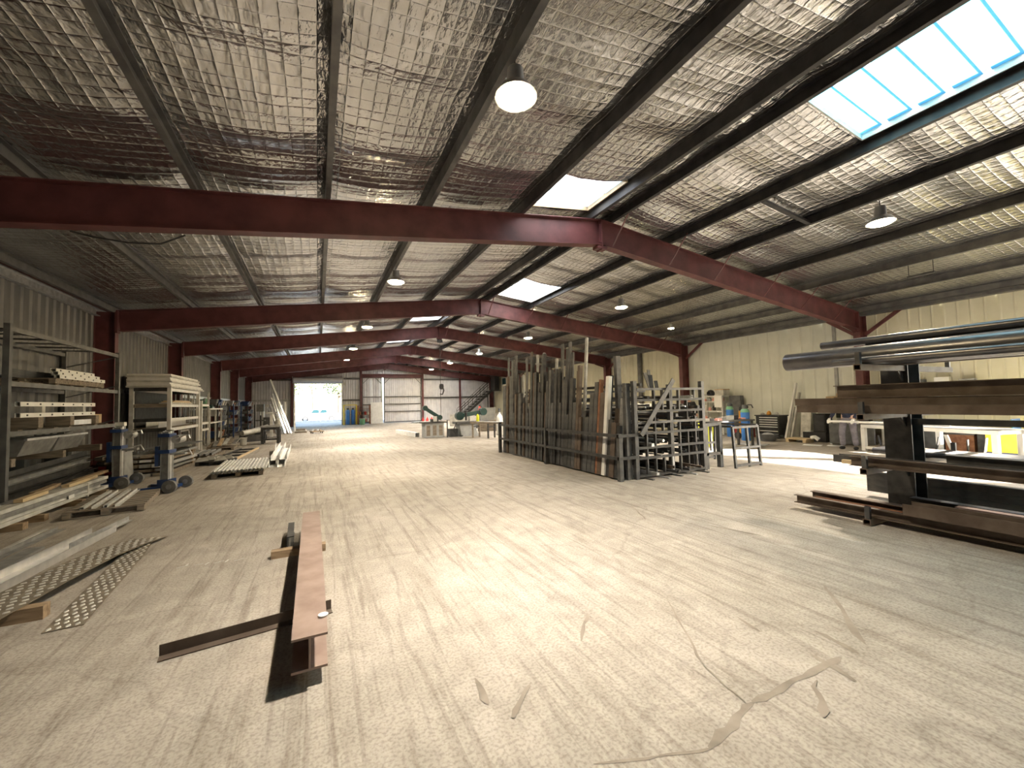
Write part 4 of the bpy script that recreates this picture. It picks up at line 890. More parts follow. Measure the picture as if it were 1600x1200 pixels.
# ---- band saws
def cabinet_base(t, x0,x1,y0,y1,h,m):
    MB().box(x0,x1,y0,y1,.02,h).build('cabinet_body',m,t)
    for i in range(3): xx = x0+(x1-x0)*(i+.5)/3; MB().box(xx-.09,xx+.09,y0-.012,y0-.001,.12,h-.1).build('door_panel','timber_grey',t)
s1 = thing('band_saw','small band saw with a raised green arm on a grey cabinet','saw',(5.15,19.75,0))
cabinet_base(s1,-.48,.45,-.3,.4,.72,'grey_panel'); MB().box(-.6,.62,-.34,.44,.721,.78).build('bed','steel_dark',s1)
arm = MB().bar((.35,.0,.95),(-.35,.0,1.42),.12,.16).build('saw_arm','machine_green',s1)
for p in ((-.40,1.46),(.32,.98)): MB().cyl((p[0],-.10,p[1]),(p[0],.10,p[1]),.125,n=16).build('wheel_cover','machine_green',arm,True)
MB().box(-.12,.22,-.15,.15,.78,.92).build('clamp','steel_dark',s1); MB().box(-.05,.12,-.25,-.15,.80,1.05).build('motor','white_dusty',s1); MB().cyl((.6,-.36,0),(.6,-.36,.86),.03).build('side_post','steel_mid',s1)
s2 = thing('large_band_saw','large green horizontal band saw on a slanted grey base','saw',(7.0,19.6,0))
MB().add([(-.55,-.35,0),(.35,-.35,0),(.35,.4,0),(-.55,.4,0),(-.65,-.3,.62),(.15,-.3,.62),(.15,.4,.62),(-.65,.4,.62)],[(0,3,2,1),(4,5,6,7),(0,1,5,4),(1,2,6,5),(2,3,7,6),(3,0,4,7)]).build('base','grey_panel',s2)
MB().box(-.8,.9,-.35,.4,.621,.74).build('bed','steel_mid',s2)
arm = MB().bar((-.6,.0,1.02),(.75,.0,1.20),.16,.20).build('saw_arm','machine_green',s2)
MB().cyl((-.55,-.14,1.02),(-.55,.14,1.02),.21,n=18).build('wheel_cover','machine_green',arm,True); MB().cyl((.72,-.14,1.20),(.72,.14,1.20),.19,n=18).build('wheel_cover','machine_green',arm,True)
MB().box(-.1,.25,-.28,-.1,.745,1.0).build('vise','white_dusty',s2); MB().cyl((-.3,-.3,.8),(-.3,-.3,1.2),.05).build('cylinder','black_plastic',s2,True); MB().tube([(-.8,-.3,.7),(-.95,-.32,.4),(-.85,-.35,.1),(-.5,-.37,.05)],.025,6).build('hose','rubber',s2,True)
MB().box(-1.1,-.7,-.2,.2,.02,.4).build('coolant_tank','steel_dark',s2)
rt_ = thing('roller_table','long roller table feeding the large band saw','table',(7.35,17.6,0),R_(-62))
MB().box(-1.1,1.1,-.28,-.22,.68,.76).build('side_rail','timber_grey',rt_); MB().box(-1.1,1.1,.22,.28,.68,.76).build('side_rail','white_dusty',rt_)
for i in range(9): x = -1.0+.25*i; MB().cyl((x,-.22,.73),(x,.22,.73),.03,n=10).build('roller','galv',rt_,True)
for x in (-.95,0,.95):
    for y in (-.24,.24): MB().box(x-.035,x+.035,y-.03,y+.03,0,.679).build('leg','timber_grey' if x else 'steel_mid',rt_)
    MB().box(x-.03,x+.03,-.21,.21,.5,.55).build('leg_tie','steel_mid',rt_)
o = MB().add([(-.5,-.02,0),(.35,-.02,0),(.5,-.02,.75),(-.6,-.02,.75),(-.5,.03,0),(.35,.03,0),(.5,.03,.75),(-.6,.03,.75)],[(0,1,2,3),(7,6,5,4),(0,4,5,1),(1,5,6,2),(2,6,7,3),(3,7,4,0)]).build('guard_board','grey_panel',None,False,(9.1,22.2,.62)); 
tag(o,'grey tapered board propped behind the roller table','board')
o = MB().box(-.6,.6,-.2,.2,0,.62).build('low_crate','timber_grey',None,False,(9.1,22.25,0)); tag(o,'low crate carrying the grey tapered board','crate')
def bottle(name,label,loc,r,h,m,mc,cat='bottle',grp=None):
    t = thing(name,label,cat,loc,0,grp); MB().lathe([(r*.95,0),(r,.01),(r,h*.62),(r*.8,h*.72),(r*.35,h*.80),(r*.33,h*.86)],n=14).build('body',m,t,True); MB().lathe([(r*.38,h*.86),(r*.38,h),(r*.1,h)],n=10).build('cap',mc,t,True)
bottle('yellow_bottle','yellow spray bottle on the end of the roller table',(6.98,18.4,.762),.07,.42,'hivis_yellow','black_plastic')
bottle('white_canister','tall white canister standing beyond the roller table',(8.35,18.9,.0),.17,1.35,'white_paint','grey_dark','canister')
cylt = thing('fire_extinguisher','red fire extinguisher by the foot of the stairs','extinguisher',(10.6,27.5,.95)); MB().lathe([(.08,0),(.09,.02),(.09,.38),(.05,.46),(.03,.48)],n=14).build('body','bright_red',cylt,True); MB().box(-.05,.05,-.02,.02,.48,.54).build('valve','black_plastic',cylt); MB().tube([(.03,0,.5),(.12,-.03,.42),(.12,-.04,.15)],.012,6).build('hose','rubber',cylt,True)
o = MB().box(-.3,.3,-.2,.2,0,.949).build('steel_plinth','grey_dark',None,False,(10.6,27.5,0)); tag(o,'dark plinth under the red fire extinguisher','plinth')
# ---- stairs in the back corner
st = thing('steel_stair','black steel stair climbing to the landing in the back corner','stair',(12.3,37.6,0))
n = 12; rise = 2.9/n; run = 3.3/n
for i in range(n): MB().box(i*run,i*run+.30,-.5,.5,(i+1)*rise-.04,(i+1)*rise).build('tread','galv',st)
for y in (-.52,.52):
    MB().bar((-.1,y,.05),(n*run,y,2.87),.05,.22).build('stringer','steel_dark',st)
    for z in (.5,.75,1.0): MB().tube([(.0,y,.15+z),(n*run,y,2.95+z)],.02,6).build('handrail','steel_dark',st,True)
    for i in (0,3,6,9,12): MB().box(i*run-.02,i*run+.02,y-.02,y+.02,i*rise+.02,i*rise+1.12).build('baluster','steel_dark',st)
MB().box(n*run,n*run+.85,-.9,.8,2.82,2.9).build('landing','steel_dark',st)
for y in (-.85,.75): MB().box(n*run+.05,n*run+.13,y-.04,y+.04,0,2.819).build('landing_post','steel_dark',st)
o = MB().box(-.25,.25,-.5,.5,0,1.45).build('landing_cabinet','black_plastic',None,False,(16.15,37.5,2.901)); tag(o,'black cabinet standing on the stair landing in the back corner','cabinet')
for i,(y,z,h,wd) in enumerate([(36.4,3.45,.6,.9),(36.2,1.2,1.5,1.0)]):
    ww = struct(empty('window_%d' % (len(SKY)+1+i))); ww.location = (XW,y,z)
    MB().box(-.06,-.03,-wd/2,wd/2,0,h).build('pane','car_glass' if i == 0 else 'grey_panel',ww)
    for a in ((-.08,-.02,-wd/2-.06,-wd/2,-.06,h+.06),(-.08,-.02,wd/2,wd/2+.06,-.06,h+.06),(-.08,-.02,-wd/2,wd/2,-.06,0),(-.08,-.02,-wd/2,wd/2,h,h+.06)): MB().box(*a).build('frame','white_dusty',ww)
t = thing('wall_shelf_rack','grey open shelf standing far along the cream wall','shelf',(16.3,34.3,0))
for x in (-.25,.25):
    for y in (-.9,.9): MB().box(x-.03,x+.03,y-.03,y+.03,0,2.1).build('post','grey_panel',t)
for z in (.3,.9,1.5,2.05): MB().box(-.25,.25,-.9,.9,z-.02,z+.01).build('shelf_board','grey_panel',t)
o = MB().box(-1.6,1.6,-.3,.3,0,.12).build('long_crate','steel_dark',None,False,(10.2,25.2,0)); tag(o,'long low dark crate on the floor behind the roller table','crate')
o = MB().box(-2.2,2.2,-.02,.02,0,.85).build('pale_screen','white_dusty',None,False,(11.0,29.0,0)); tag(o,'low pale screen standing behind the band saws','screen')

# ================================================================== bar rack in the middle
BX0, BX1, BY0, BY1 = 5.42, 7.95, 6.42, 12.4
br = thing('bar_rack','large dark steel rack full of upright bars and pigeonholes','rack',(BX0,BY0,0))
def bp(b, nm, m='steel_dark', smooth=False):
    o = b.build(nm,m,br,smooth); o.matrix_parent_inverse = Matrix.Translation((-BX0,-BY0,0)); return o
for x,y,h in [(5.48,6.45,.95),(5.90,6.45,2.02),(7.90,6.45,2.02),(6.9,6.45,1.95),(5.44,9.3,.95),(5.44,12.3,1.0),(6.15,9.3,2.2),(6.15,12.3,2.2),(7.90,9.3,2.0),(7.90,12.3,2.0)]:
    bp(MB().box(x-.045,x+.045,y-.045,y+.045,0,h),'post','steel_mid' if y < 7 else 'steel_dark')
for z in (.46,.91):
    bp(MB().box(5.41,5.47,6.40,12.35,z-.03,z+.03),'side_rail','steel_dark'); bp(MB().box(5.41,5.90,6.39,6.45,z-.03,z+.03),'corner_rail','steel_dark')
for z in (1.0,1.95): bp(MB().box(6.12,6.18,6.5,12.3,z-.03,z+.03),'inner_rail')
LVZ = [.06,.42,.63,.93,1.15,1.38,1.62,1.85]
for z in LVZ:
    for y in (6.43,8.2,10.2,12.2): bp(MB().box(5.94,7.88,y-.03,y+.03,z-.025,z+.025),'shelf_bar','steel_mid' if (z in (1.15,1.85) and y < 7) else 'steel_dark')
ux = [6.18,6.42,6.66,6.90,7.14,7.38,7.62]
for i,x in enumerate(ux):
    for z0,z1 in zip(LVZ[:-1],LVZ[1:]):
        if random.random() < .72:
            for y in (6.43,10.2):
                if y > 7 and random.random() < .5: continue
                bp(MB().box(x-.016,x+.016,y-.03,y+.03,z0+.025,z1-.025),'divider','galv' if (i in (3,) and y < 7 and z0 < .2) else 'steel_dark' if i % 2 else 'steel_mid')
# bars lying in the pigeonholes
mm = ['steel_dark','steel_mid','steel_brown','steel_dark','galv','rust']
k = 0
for zi,z in enumerate(LVZ[:-1]):
    for xi,x in enumerate([a+.12 for a in ux]):
        for rep in range(2 if random.random() < .6 else 1):
            if random.random() < .18: continue
            r = random.uniform(.018,.035); y0 = 6.42+random.uniform(-.12,.25)-(.22 if (zi == 0 and random.random() < .5) else 0)
            kind = random.choice(['box','pipe','flat','rod'])
            dm = {'box':(2*r,2*r,.004),'pipe':(r,.004),'flat':(.07,2*r),'rod':(r,)}[kind]
            member('stored_bar','steel bar stored in the bar rack\'s pigeonholes, %s tier up, %s column, %s' % (ORD[zi],ORD[xi],['beneath','on top'][rep]),'bar',kind,dm,(x-.04+.06*rep,y0,z+.026+r+rep*2.1*r*(.0 if rep==0 else 1)),(x-.04+.06*rep,12.1+random.uniform(-.8,.3),z+.026+r+rep*2.1*r),random.choice(mm[:5]),'bars in the pigeonholes'); k += 1
# bars standing along the aisle side, leaning into the rack
ym = 6.60; i = 0
special = {3:('white_paint',.10,2.16,'tall white bar standing near the rack\'s corner'),5:('rust',.06,2.10,'rusty orange bar standing near the rack\'s corner'),6:('steel_mid',.13,2.05,'thick grey tube standing near the rack\'s corner')}
while ym < 12.15:
    wd = random.uniform(.07,.15); h = random.choice([1.15,1.25,1.4,1.55,1.8]) if ym < 8 else random.choice([1.3,1.6,1.9,2.2,2.5,3.0])
    if i < 3: h = 1.1+.06*i
    m_ = random.choice(['steel_dark','steel_dark','steel_mid','steel_mid','steel_brown'])
    lab = 'steel bar leaning in the aisle side of the bar rack, %s from the corner post' % ordn(i); sl = .24; dy = .08*(ym-6.9)
    if i in special: m_,wd,h,lab = special[i]
    kind = random.choice(['flat','box','L','box']); dm = {'flat':(wd,.018),'box':(wd,wd*.7,.004),'L':(wd,.09,.006)}[kind]
    x0 = 5.535; member('leaning_bar',lab,'bar',kind,dm,(x0,ym+wd/2,.03),(x0+sl*h/2.2,ym+wd/2+dy*h/2.2,h),m_,'bars leaning in the bar rack',(1,0,0))
    if i not in special:
        wi = wd*.8; hi = h*random.uniform(.8,1.5); hi = min(hi,3.2) if ym > 8 else min(hi,2.3); member('inner_bar','steel bar leaning behind the %s aisle-side bar of the rack' % ordn(i),'bar','box',(wi,.05,.003),(x0+.17,ym+wd/2,.03),(x0+.17+sl*hi/2.2,ym+wd/2+dy*hi/2.2,hi),random.choice(['steel_dark','steel_mid','steel_brown','alu_dull']),'bars leaning behind the front row',(1,0,0))
    ym += wd+random.uniform(.004,.02); i += 1
member('corner_bar','broad flat dark bar standing upright at the bar rack\'s front corner','bar','box',(.13,.09,.006),(5.76,6.52,.0),(5.78,6.54,1.98),'steel_mid',None,(0,1,0))
member('tall_tube','tallest grey tube rising above the bar rack\'s corner','tube','box',(.12,.10,.006),(6.035,7.05,.0),(6.04,7.1,2.62),'steel_mid',None,(0,1,0))
member('diagonal_bar','long flat grey bar leaning diagonally across the rack\'s pigeonholes','bar','flat',(.10,.02),(5.97,6.35,.90),(6.95,6.36,2.05),'steel_mid',None,(0,1,0))
for j,(x,h,m_) in enumerate([(6.95,2.15,'steel_dark'),(7.05,2.22,'steel_mid'),(7.2,2.3,'steel_mid'),(7.45,2.10,'alu_dull'),(7.72,2.05,'steel_mid')]): member('upright_bar','short upright bar rising above the pigeonholes, %s from the diagonal bar' % ORD[j],'bar','flat',(.09,.02),(x,7.0+.15*j,1.88),(x+.06*(-1)**j,7.1+.15*j,h+.05),m_,'uprights above the pigeonholes')
for j in range(5): member('floor_bar','pale flat bar poking out on the floor from the bar rack, %s from the corner' % ORD[j],'bar','flat',(.05,.02),(6.10+.40*j,6.18-.03*(j%2),.012),(6.02+.40*j,7.4,.012),'galv' if j % 2 else 'steel_mid','bars poking out on the floor')
# right end of the rack: plates and a bent grey post
t = thing('plate_stand','grey stand with bent post holding dark plates at the rack\'s end','stand',(8.25,6.55,0))
MB().box(-.28,-.12,-.05,.05,0,1.02).build('post','steel_mid',t); MB().bar((-.2,0,1.0),(.36,0,1.02),.07,.07).build('top_arm','steel_mid',t); MB().box(.27,.36,-.05,.05,0,1.0).build('post','grey_dark',t); MB().box(-.2,.36,-.05,.05,.30,.36).build('lower_arm','steel_mid',t)
for j in range(6): member('dark_plate','dark plate leaning in the plate stand, %s from the rack' % ORD[j],'plate','flat',(.35,.012),(8.10+.06*j,7.05,.0),(8.06+.06*j,7.1,1.5-.12*j),'steel_dark' if j != 2 else 'white_paint','plates in the plate stand',(1,0,0))
# open frame table beside it
t = thing('steel_trestle','open grey steel trestle frame standing beside the bar rack','trestle',(9.15,6.85,0))
for x in (-.50,.0,.4):
    for y in (-.62,.6): MB().bar((x,y*1.02,0),(x,y*.94,.95),.05,.05).build('leg','steel_mid',t)
for y in (-.62,.6):
    for z,f in ((.06,1.02),(.45,.98),(.93,.94)): MB().box(-.50,.4,y*f-.025,y*f+.025,z-.025,z+.025).build('rail','steel_mid',t)
for x in (-.50,.4): MB().box(x-.025,x+.025,-.58,.56,.93,.98).build('end_rail','steel_mid',t)

# ================================================================== cantilever pipe rack
cr = thing('cantilever_rack','dark steel cantilever rack loaded with pipes and beams','rack',(7.5,2.79,0))
for k,y in enumerate((0.0,-3.1)):
    MB().prism(i_prof(.30,.36,.02,.014),(0,y,0),(0,y,2.10),(1,0,0)).build('post','steel_dark',cr)
    for sx in (-1,1):
        for z in (1.98,1.35,.67,.045):
            a = MB().hollow(rect(.08,.075),rect(.062,.057),(sx*.18,y-.09,z),(sx*1.35,y-.09,z)).build('arm','steel_brown',cr)
            MB().hollow(rect(.05,.05),rect(.04,.04),(sx*1.31,y-.09,z+.0385),(sx*1.31,y-.09,z+.19),(0,1,0)).build('stop_peg','steel_mid',a)
            if z > .1 : MB().add([(sx*.18,y-.1,z-.04),(sx*.32,y-.1,z-.04),(sx*.18,y-.1,z-.18),(sx*.18,y-.08,z-.04),(sx*.32,y-.08,z-.04),(sx*.18,y-.08,z-.18)],[(0,1,2),(5,4,3),(0,3,4,1),(1,4,5,2),(2,5,3,0)]).build('gusset','steel_dark',a)
    MB().box(-.4,.4,y-.25,y+.25,.0,.008).build('base_plate','steel_dark',cr)
MB().box(-.03,.03,-3.0,-.1,1.2,1.28).build('tie_bar','steel_dark',cr)
G = 'pipes on the cantilever rack'
member('steel_pipe','thickest dark steel pipe on the cantilever rack\'s top tier, farthest reaching end','pipe','pipe',(.130,.008),(6.58,3.78,2.149),(6.58,-3.6,2.149),'steel_pipe',G)
member('steel_pipe','slim steel pipe at the outer edge of the top tier, against the peg','pipe','pipe',(.048,.005),(6.345,3.05,2.067),(6.345,-3.6,2.067),'steel_pipe',G)
member('steel_pipe','steel pipe resting highest, behind the thickest pipe','pipe','pipe',(.055,.005),(6.87,3.44,2.374),(6.87,-3.6,2.374),'steel_pipe',G)
member('steel_pipe','dark steel pipe deep on the top tier beside the post','pipe','pipe',(.150,.008),(6.87,2.9,2.169),(6.87,-3.6,2.169),'steel_pipe',G)
member('steel_pipe','narrow steel pipe between the thickest pipe and the edge pipe','pipe','pipe',(.024,.004),(6.418,2.5,2.043),(6.418,-3.6,2.043),'steel_pipe',G)
member('steel_angle','dark steel angle lying above the pipes on the top tier','angle','L',(.14,.42,.012),(7.14,2.85,2.23),(7.14,-3.4,2.23),'steel_brown')
member('pale_strip','thin pale strip under the outer end of the top tier pipes','strip','flat',(.06,.004),(6.32,3.38,2.012),(6.32,2.85,2.012),'white_dusty') if False else None
G = 'beams on the cantilever rack'
member('box_beam','brown box beam, lower of the pair reaching farthest on the second tier','beam','box',(.10,.10,.006),(6.52,3.62,1.438),(6.52,-3.5,1.438),'steel_brown',G)
member('box_beam','brown box beam, upper of the pair reaching farthest on the second tier','beam','box',(.10,.10,.006),(6.52,3.64,1.540),(6.52,-3.5,1.540),'steel_brown',G)
member('box_beam','brown flat-faced box beam at the outer edge of the second tier','beam','box',(.07,.11,.006),(6.33,3.25,1.443),(6.33,-3.5,1.443),'steel_brown',G)
member('box_beam','pale brown beam lying over the edge beam on the second tier','beam','box',(.15,.10,.006),(6.38,3.22,1.642),(6.38,-3.5,1.642),'steel_brown',G) if False else None
member('steel_channel','dark channel crowning the second tier of the cantilever rack','channel','C',(.10,.17,.010),(6.50,3.12,1.677),(6.50,-3.5,1.677),'steel_brown',G)
member('box_beam','dark box beam deep on the second tier beside the post','beam','box',(.14,.14,.006),(6.85,3.0,1.458),(6.85,-3.5,1.458),'steel_brown',G)
G = 'sections on the third tier'
member('steel_channel','grey channel at the outer edge of the third tier','channel','C',(.08,.12,.008),(6.33,2.92,.769),(6.33,-3.4,.769),'steel_brown',G)
member('steel_channel','dull channel with the farthest reaching end on the third tier','channel','U',(.16,.10,.008),(6.55,3.18,.760),(6.55,-3.4,.760),'steel_mid',G)
member('timber_batten','pale timber batten between the channels of the third tier','batten','flat',(.06,.05),(6.43,3.05,.734),(6.43,1.2,.734),'cream_wood',G)
member('steel_beam','dark I-beam on the third tier beside the post','beam','I',(.14,.16,.012,.01),(6.95,2.2,.79),(6.95,-3.4,.79),'steel_dark',G)
for j in range(4): member('dark_tube','dark tube on the rack\'s far side third tier, %s from the post' % ORD[j],'tube','pipe',(.045,.005),(7.85+.12*j,3.3,.755),(7.85+.12*j,-3.4,.755),'steel_pipe','tubes on the far side of the rack')
for j in range(3): member('square_tube','square tube stored low behind the cantilever post, %s layer' % ORD[j],'tube','box',(.12,.10,.006),(8.0,3.45,.14+.102*j),(8.0,-3.4,.14+.102*j),'steel_mid','square tubes behind the post')
G = 'sections on the lowest tier'
member('steel_beam','brown I-beam with the farthest reaching end on the lowest tier','beam','I',(.12,.14,.010,.008),(6.62,3.55,.156),(6.62,1.2,.156),'steel_brown',G)
member('steel_channel','brown channel lying at the outer edge of the lowest tier','channel','C',(.08,.11,.008),(6.32,3.62,.140),(6.32,1.0,.140),'steel_brown',G)
member('steel_angle','rusty angle between the channel and the I-beam, lowest tier','angle','L',(.09,.09,.008),(6.47,3.45,.131),(6.47,1.4,.131),'rust',G)
member('trough_channel','wide brown channel open upwards lying nearest on the lowest tier','channel','U',(.24,.13,.010),(6.36,2.38,.262),(6.36,-3.2,.262),'steel_brown',G)
member('steel_channel','long brown channel deep on the lowest tier','channel','C',(.12,.20,.010),(6.82,2.1,.185),(6.82,-3.2,.185),'steel_plate',G)
member('steel_beam','dark beam beside the post on the lowest tier','beam','I',(.14,.18,.012,.01),(7.08,2.6,.175),(7.08,-3.2,.175),'steel_dark',G)

# ================================================================== work bay along the cream wall
t = thing('wall_shelf','white steel shelf with cluttered boards against the cream wall','shelf',(16.3,12.62,0))
for x in (-.25,.25):
    for y in (-.58,.58): MB().box(x-.03,x+.03,y-.03,y+.03,0,1.72).build('post','white_paint',t)
for z in (.55,1.02,1.45,1.70): MB().box(-.25,.25,-.58,.58,z-.025,z+.025).build('shelf_board','white_paint',t)
rr = random.Random(4); zz = [.576,1.046,1.476]
for li,z in enumerate(zz):
    for k in range(5):
        m_ = rr.choice(['white_paint','steel_dark','pink','black_plastic','white_dusty','grey_panel']); h = rr.uniform(.14,.26) if li < 2 else rr.uniform(.1,.19)
        o = MB().lathe([(.06,0),(.07,.01),(.07,h*.7),(.03,h*.85),(.028,h)],n=10).build('spray_can',m_,None,True,(16.22,12.15+.22*k,z)); tag(o,'can on the white wall shelf, %s shelf up, %s from the cylinders' % (ORD[li],ORD[k]),'can','cans on the white wall shelf')
t = thing('welding_helmet','black welding helmet on top of the white wall shelf','helmet',(16.25,12.75,1.726)); MB().lathe([(.13,0),(.17,.06),(.16,.16),(.10,.24),(.02,.27)],n=14).build('shell','black_plastic',t,True); MB().box(-.18,-.14,-.07,.07,.08,.16).build('visor','screen_off',t)
t = thing('storage_carton','pale carton with dark lid on the white wall shelf','carton',(16.3,12.22,1.726)); MB().box(-.2,.2,-.22,.2,0,.24).build('box_body','white_dusty',t); MB().box(-.21,.21,-.23,.21,.241,.28).build('lid','cardboard',t)
o = MB().box(-.12,.12,-.16,.16,0,.09).build('tool_tray','white_dusty',None,False,(16.3,13.09,1.726)); tag(o,'shallow pale tray at the end of the white wall shelf','tray')
o = MB().box(-.02,.02,-.19,.19,0,.50).build('notice_board','paper_white',None,False,(16.0,12.20,1.20)); tag(o,'white notice card hung on the end of the wall shelf','card')
o = MB().box(-.12,.12,-.25,.25,0,1.7).build('black_locker','grey_dark',None,False,(16.45,11.65,0)); tag(o,'narrow dark locker beside the white wall shelf','locker')
cylinder('blue gas cylinder with green shoulder beside the white wall shelf',(15.5,11.3,0),1.40,.14,'gas_blue','gas_green','blue gas cylinders by the cream wall')
cylinder('blue gas cylinder with green shoulder standing nearer the trestle frame',(14.5,9.95,0),1.32,.15,'gas_blue','gas_green','blue gas cylinders by the cream wall')
t = thing('steel_bench','long dark steel bench carrying clutter before the gas cylinders','bench',(12.0,8.95,0))
MB().box(-1.1,1.1,-.3,.3,.84,.89).build('top','steel_dark',t)
for x in (-1.0,1.0):
    for y in (-.25,.25): MB().box(x-.03,x+.03,y-.03,y+.03,0,.839).build('leg','steel_dark',t)
for i in range(7): o = MB().box(-.10,.10,-.08,.08,0,random.uniform(.05,.15)).build('bench_part',['white_dusty','black_plastic','pink','grey_panel'][i%4],None,False,(11.1+.29*i,8.95+.06*(i%2),.891)); tag(o,'small part lying on the long dark bench, %s along' % ORD[i],'part','parts on the long dark bench')
t = thing('yellow_bin','bright yellow bin below the long dark bench','bin',(12.0,9.6,0)); MB().add([(-.28,-.2,0),(.28,-.2,0),(.28,.2,0),(-.28,.2,0),(-.33,-.24,.82),(.33,-.24,.82),(.33,.24,.82),(-.33,.24,.82)],[(0,3,2,1),(0,1,5,4),(1,2,6,5),(2,3,7,6),(3,0,4,7)]).build('bin_body','hivis_yellow',t); MB().box(-.35,.35,-.26,.26,.821,.85).build('lid','hivis_yellow',t)
t = thing('bottle_trolley','yellow cylinder trolley with black curved handles','trolley',(15.1,10.45,0))
for x in (-.18,.18): MB().box(x-.03,x+.03,-.03,.03,.1,1.1).build('upright','orange',t); MB().tube([(x,0,1.1),(x,0,1.22),(x,-.10,1.32),(x,-.24,1.32),(x,-.30,1.2)],.022,7).build('handle','black_plastic',t,True)
for z in (.2,.55,.95): MB().box(-.18,.18,-.035,.035,z-.03,z+.03).build('crossbar','yellow',t)
for x in (-.24,.24): MB().cyl((x-.04,.08,.13),(x+.04,.08,.13),.13,n=16).build('wheel','rubber',t,True)
MB().box(-.2,.2,-.25,-.03,.05,.09).build('toe_plate','yellow',t); MB().tube([(.1,-.06,.9),(.22,-.1,.6),(.1,-.12,.35),(.24,-.1,.2)],.03,7).build('hose','rubber',t,True)
t = thing('grey_tub','grey rubber tub beside the red toolbox','tub',(14.85,9.35,0)); MB().lathe([(.22,0),(.32,.22),(.34,.26),(.30,.26),(.2,.03)],n=16).build('tub_body','grey_dark',t,True); MB().lathe([(.02,.0),(.2,.02),(.24,.12),(.12,.2),(.02,.22)],(0,0,.1),10).build('rags','grey_panel',t,True)
t = thing('red_toolbox','red metal toolbox on the floor beside the black tool chest','toolbox',(15.75,10.85,0)); MB().box(-.24,.24,-.28,.28,0,.36).build('body','red_paint',t); MB().box(-.25,.25,-.29,.29,.361,.42).build('lid','white_dusty',t); MB().box(-.12,.12,-.02,.02,.42,.46).build('handle','black_plastic',t)
# tool chest facing the hall
t = thing('tool_chest','black rolling tool chest with silver drawer fronts','tool chest',(16.15,10.0,0))
MB().box(-.28,.30,-.44,.44,.14,.86).build('body','black_plastic',t); MB().box(-.31,.33,-.48,.48,.861,.90).build('top_tray','black_plastic',t)
for i,(z,h) in enumerate([(.80,.045),(.71,.045),(.62,.045),(.53,.045),(.44,.045),(.28,.05)]):
    d = MB().box(-.295,-.281,-.42,.30,z-.055,z+.02).build('drawer','black_plastic',t); MB().box(-.31,-.296,-.41,.29,z-.008,z+.022).build('drawer_handle','white_paint',d)
for x in (-.2,.22):
    for y in (-.36,.36): MB().cyl((x,y-.03,.07),(x,y+.03,.07),.07,n=12).build('castor','rubber_grey',t,True)
for i,(y,h,m_,lb) in enumerate([(-.25,.1,'white_dusty','white mug-sized jar on the tool chest, leaning-bar side'),(.05,.16,'orange','orange power tool lying on the tool chest'),(.3,.08,'grey_panel','grey box lying on the tool chest, toolbox side')]):
    o = MB().lathe([(.07,0),(.09,h*.3),(.06,h*.8),(.02,h)],n=9).build('tool_item',m_,None,True,(16.1,10.0+y,.901)); tag(o,lb,'tool')
for i,(yb,yt,h,xb) in enumerate([(9.40,9.26,2.12,16.02),(9.27,9.16,1.75,16.15),(9.40,9.38,1.2,16.25)]):
    member('leaning_profile',['tallest white profile leaning against the cream wall','second white profile leaning against the cream wall','shortest white profile leaning against the cream wall'][i],'profile','box',(.10,.06,.004),(xb,yb,.03),(16.60,yt,h),'white_paint' if i == 0 else 'white_dusty','profiles leaning on the cream wall',(0,1,0))
o = MB().box(-.012,.012,-.17,.17,0,1.25).build('wrapped_sheet','plastic_wrap',None,False,(16.42,8.7,.0)); o.rotation_euler=(0,R_(8),0); o.location=(16.38,8.92,.004); tag(o,'plastic-wrapped sheet leaning by the white profiles','sheet')
t = thing('timber_box_pallet','small timber skid with a white roll beside the black speaker','skid',(15.35,8.55,0)); MB().box(-.25,.25,-.35,.35,.10,.14).build('deck','cream_wood',t)
for y in (-.28,.28): MB().box(-.25,.25,y-.05,y+.05,0,.099).build('bearer','cream_wood',t)
MB().tube([(.0,-.38,.17),(.0,-.5,.2),(.02,-.6,.12)],.07,9).build('paper_roll','paper_white',t,True)
t = thing('black_speaker','black boxy speaker standing on a low black case','speaker',(16.1,8.3,0)); MB().box(-.3,.3,-.35,.38,0,.33).build('case','black_plastic',t); MB().box(-.22,.22,-.32,.06,.331,.98).build('cabinet','cloth_black',t); MB().box(-.232,-.221,-.28,.02,.38,.93).build('grille','black_plastic',t)
o = MB().box(-.12,.12,-.1,.1,0,.02).build('paper_sheet','paper_white',None,False,(15.98,8.56,.331)); tag(o,'white paper lying on the low black case','paper')
t = thing('office_desk','white framed desk covered with a grey cloth and screens','desk',(15.72,7.0,0))
MB().box(-.4,.4,-.62,.62,.72,.76).build('top','white_dusty',t)
for x in (-.37,.37):
    for y in (-.58,.58): MB().box(x-.025,x+.025,y-.025,y+.025,0,.719).build('leg','white_dusty',t)
MB().box(-.405,-.385,-.6,.6,.05,.70).build('modesty_panel','grey_dark',t)
for i,y in enumerate((6.65,7.3)):
    mt = thing('flat_screen',['dark flat screen on the desk, worker side','dark flat screen on the desk, speaker side'][i],'screen',(15.72,y,.761)); MB().box(-.02,.02,-.26,.26,.10,.40).build('panel','screen_off',mt); MB().box(-.02,.03,-.03,.03,.01,.10).build('neck','black_plastic',mt); MB().box(-.1,.1,-.12,.12,0,.012).build('foot','black_plastic',mt)
for i,(x,y,w_,l_) in enumerate([(14.6,7.75,.35,.5),(14.9,7.25,.3,.4),(13.4,9.0,.6,.9)]):
    o = MB().box(-w_/2,w_/2,-l_/2,l_/2,0,.012).build('floor_mat','paper_white' if i < 2 else 'grey_panel',None,False,(x,y,.002)); o.rotation_euler=(0,0,R_(20)); tag(o,['white sheet of card on the floor before the desk','second white sheet of card nearer the worker\'s feet','grey floor mat before the tool chest'][i],'mat')
